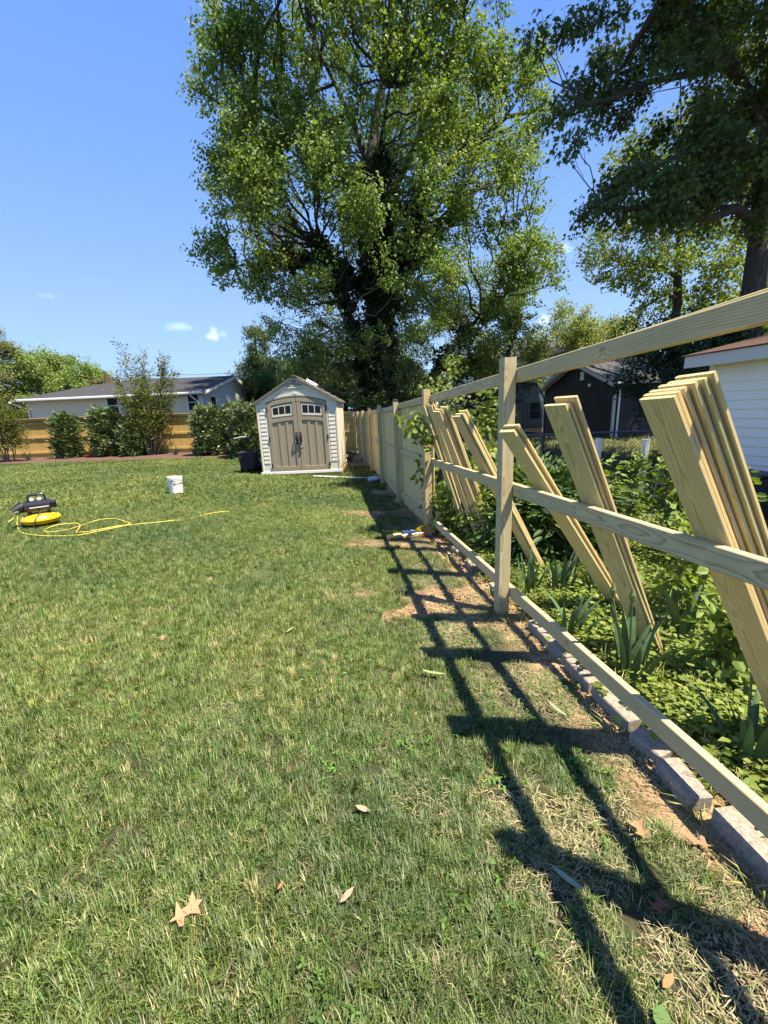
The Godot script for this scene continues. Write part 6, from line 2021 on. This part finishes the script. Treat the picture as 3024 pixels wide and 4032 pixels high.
	grow("maple_tree", "lighter green maple behind the dark star leaved tree", Vector3(15.6, -0.3, -18.2), [[Vector3(15.6, -0.3, -18.2), Vector3(15.53, 3.53, -18.0), Vector3(15.82, 5.53, -18.21), Vector3(16.03, 7.53, -18.68), Vector3(16.28, 9.54, -19.14), Vector3(16.86, 11.72, -19.60), Vector3(17.43, 13.91, -20.07)], [Vector3(15.91, 6.73, -18.50), Vector3(14.70, 7.59, -18.86), Vector3(13.45, 7.34, -18.95), Vector3(12.39, 6.89, -18.97)], [Vector3(15.7, 2.4, -18.1), Vector3(16.54, 4.69, -17.92), Vector3(17.51, 6.66, -18.28), Vector3(18.65, 8.23, -18.52), Vector3(19.79, 9.79, -18.76)], [Vector3(15.9, 5.8, -18.3), Vector3(14.9, 5.9, -18.0), Vector3(13.6, 5.2, -17.9)]], cl, "maple", 10.0, 1.0, [Color(0.23, 0.31, 0.055), Color(0.19, 0.27, 0.05), Color(0.26, 0.33, 0.07)], 0.24, 0.05, Vector3(16, 7, -18.5))
	# dark evergreen screen between the houses
	grow("evergreen_tree", "dark low evergreen hanging before the black house", Vector3(8.9, -0.3, -9.9), [[Vector3(8.9, -0.3, -9.9), Vector3(8.9, 3.4, -9.8)]], ball(Vector3(8.8, 2.3, -9.6), Vector3(1.25, 1.4, 1.0), 34, 0.42), "maple", 34.0, 0.62, [Color(0.03, 0.055, 0.02), Color(0.04, 0.075, 0.025)], 0.12, 0.03)
	# distant pale tree
	grow("pale_tree", "pale spring green tree far behind the chain link", Vector3(20.0, -0.3, -33.0), [[Vector3(20.0, -0.3, -33.0), Vector3(20.0, 6.5, -33.0)]], ball(Vector3(20.4, 6.2, -33.0), Vector3(4.0, 2.6, 3.0), 46, 1.0), "maple", 10.0, 1.0, [Color(0.33, 0.38, 0.12), Color(0.29, 0.35, 0.10)], 0.25, 0.05)
	grow("understorey_tree", "leafy understorey tree to the right of the huge maple's trunk", Vector3(8.2, -0.35, -22.0), [[Vector3(8.2, -0.35, -22.0), Vector3(9.2, 3.0, -22.0), Vector3(10.2, 6.0, -21.8)], [Vector3(8.4, 1.0, -22.0), Vector3(7.4, 4.0, -21.6)]], ball(Vector3(8.8, 3.6, -21.8), Vector3(2.9, 2.6, 1.6), 44, 0.6), "maple", 11.0, 0.75, [Color(0.12, 0.17, 0.04), Color(0.16, 0.21, 0.05)], 0.16, 0.04)
	grow("understorey_tree", "twiggy understorey tree standing just behind the shed", Vector3(-0.2, -0.35, -22.6), [[Vector3(-0.2, -0.35, -22.6), Vector3(-0.5, 2.5, -22.4), Vector3(-1.2, 5.0, -22.2)], [Vector3(-0.2, 0.8, -22.6), Vector3(1.0, 4.4, -22.3)], [Vector3(-0.3, 1.4, -22.4), Vector3(-2.4, 3.8, -21.8)]], ball(Vector3(-0.3, 3.6, -22.2), Vector3(2.2, 2.4, 1.3), 34, 0.55), "maple", 8.0, 0.7, [Color(0.14, 0.18, 0.045), Color(0.18, 0.21, 0.055)], 0.11, 0.04)
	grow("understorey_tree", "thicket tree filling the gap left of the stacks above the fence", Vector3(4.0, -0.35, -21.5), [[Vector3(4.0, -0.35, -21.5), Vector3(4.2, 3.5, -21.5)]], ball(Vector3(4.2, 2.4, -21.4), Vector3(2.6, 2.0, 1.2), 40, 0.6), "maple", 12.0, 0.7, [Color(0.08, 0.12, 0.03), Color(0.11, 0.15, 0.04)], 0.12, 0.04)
	# left background
	grow("cone_tree", "dark conical tree between the ranch house and the shed", Vector3(-5.3, -0.2, -36.0), [[Vector3(-5.3, -0.2, -36.0), Vector3(-5.3, 4.0, -36.0), Vector3(-5.2, 8.2, -36.0)]], ball(Vector3(-4.9, 3.4, -36.0), Vector3(2.6, 3.2, 2.4), 56, 0.75) + ball(Vector3(-5.2, 6.0, -36.0), Vector3(1.5, 2.4, 1.5), 24, 0.55), "maple", 15.0, 0.9, [Color(0.10, 0.16, 0.05), Color(0.13, 0.19, 0.055)], 0.2, 0.05)
	grow("round_tree", "fresh green rounded tree behind the ranch house's hipped end", Vector3(-27.5, -0.2, -49.0), [[Vector3(-27.5, -0.2, -49.0), Vector3(-27.4, 6.0, -49.0)]], ball(Vector3(-28.0, 5.4, -49.0), Vector3(4.4, 3.2, 3.6), 64, 1.1) + ball(Vector3(-23.8, 5.6, -49.0), Vector3(1.5, 2.6, 1.5), 16, 0.8), "maple", 10.0, 1.25, [Color(0.25, 0.34, 0.08), Color(0.21, 0.30, 0.07)], 0.35, 0.06)
	grow("pale_tree", "tall pale grey green tree cut by the left picture edge", Vector3(-31.5, -0.2, -46.0), [[Vector3(-31.5, -0.2, -46.0), Vector3(-31.3, 8.0, -46.0)]], ball(Vector3(-31.4, 8.2, -46.0), Vector3(2.4, 3.4, 2.4), 34, 0.8), "small", 22.0, 2.0, [Color(0.26, 0.30, 0.18), Color(0.22, 0.26, 0.15)], 0.3, 0.06)
	grow("backdrop_tree", "mid green tree line behind the ranch house's gable", Vector3(2.0, -0.3, -44.0), [[Vector3(2.0, -0.3, -44.0), Vector3(2.0, 6.0, -44.0)]], ball(Vector3(3.0, 4.2, -44.0), Vector3(8.0, 4.0, 3.0), 80, 1.2), "maple", 9.0, 1.3, [Color(0.08, 0.12, 0.035), Color(0.11, 0.15, 0.045)], 0.3, 0.06)
	grow("backdrop_tree", "mid green trees beyond the white house", Vector3(24.0, -0.3, -44.0), [[Vector3(24.0, -0.3, -44.0), Vector3(24.0, 6.0, -44.0)]], ball(Vector3(24.0, 4.0, -44.0), Vector3(11.0, 4.2, 3.0), 90, 1.3), "maple", 9.0, 1.3, [Color(0.09, 0.14, 0.035), Color(0.13, 0.18, 0.05)], 0.3, 0.06)
	grow("backdrop_tree", "dark hedge of trees beyond the black house", Vector3(34.0, -0.3, -26.0), [[Vector3(34.0, -0.3, -26.0), Vector3(34.0, 6.0, -26.0)]], ball(Vector3(32.0, 4.5, -26.0), Vector3(6.0, 4.5, 8.0), 80, 1.3), "maple", 9.0, 1.3, [Color(0.07, 0.11, 0.03), Color(0.09, 0.14, 0.035)], 0.3, 0.06)
	grow("backdrop_tree", "distant trees along the far left horizon", Vector3(-36.0, -0.3, -60.0), [[Vector3(-36.0, -0.3, -60.0), Vector3(-36.0, 4.0, -60.0)]], ball(Vector3(-34.0, 2.6, -60.0), Vector3(20.0, 2.8, 3.0), 80, 1.4), "maple", 8.0, 1.4, [Color(0.10, 0.15, 0.05), Color(0.13, 0.18, 0.06)], 0.3, 0.06)

# ------------------------------------------------------------------ sky
func cloud_cover() -> ImageTexture:
	var w := 2048
	var h := 1024
	var im := Image.create(w, h, false, Image.FORMAT_RGBA8)
	im.fill(Color(1, 1, 1, 0))
	var nz := FastNoiseLite.new()
	nz.seed = 5; nz.frequency = 0.06; nz.fractal_octaves = 4
	# [bearing in degrees right of the fence line, height in degrees, half width, half height, strength]
	for c in CLOUDS:
		var cx: float = c[0] / 360.0 * w
		var cy: float = (0.5 - c[1] / 180.0) * h
		var rx: float = c[2] / 360.0 * w
		var ry: float = c[3] / 180.0 * h
		for y in range(int(cy - ry * 1.6), int(cy + ry * 1.6)):
			for x in range(int(cx - rx * 1.6), int(cx + rx * 1.6)):
				var e := Vector2((x - cx) / rx, (y - cy) / ry).length()
				var a = clampf((1.15 - e) * 1.3 + nz.get_noise_2d(x * 1.6, y * 2.4) * 1.3 - 0.35, 0.0, 1.0) * c[4]
				if a > 0.0:
					var old := im.get_pixel(posmod(x, w), clampi(y, 0, h - 1))
					im.set_pixel(posmod(x, w), clampi(y, 0, h - 1), Color(1, 1, 1, clampf(old.a + a, 0, 1)))
	return ImageTexture.create_from_image(im)
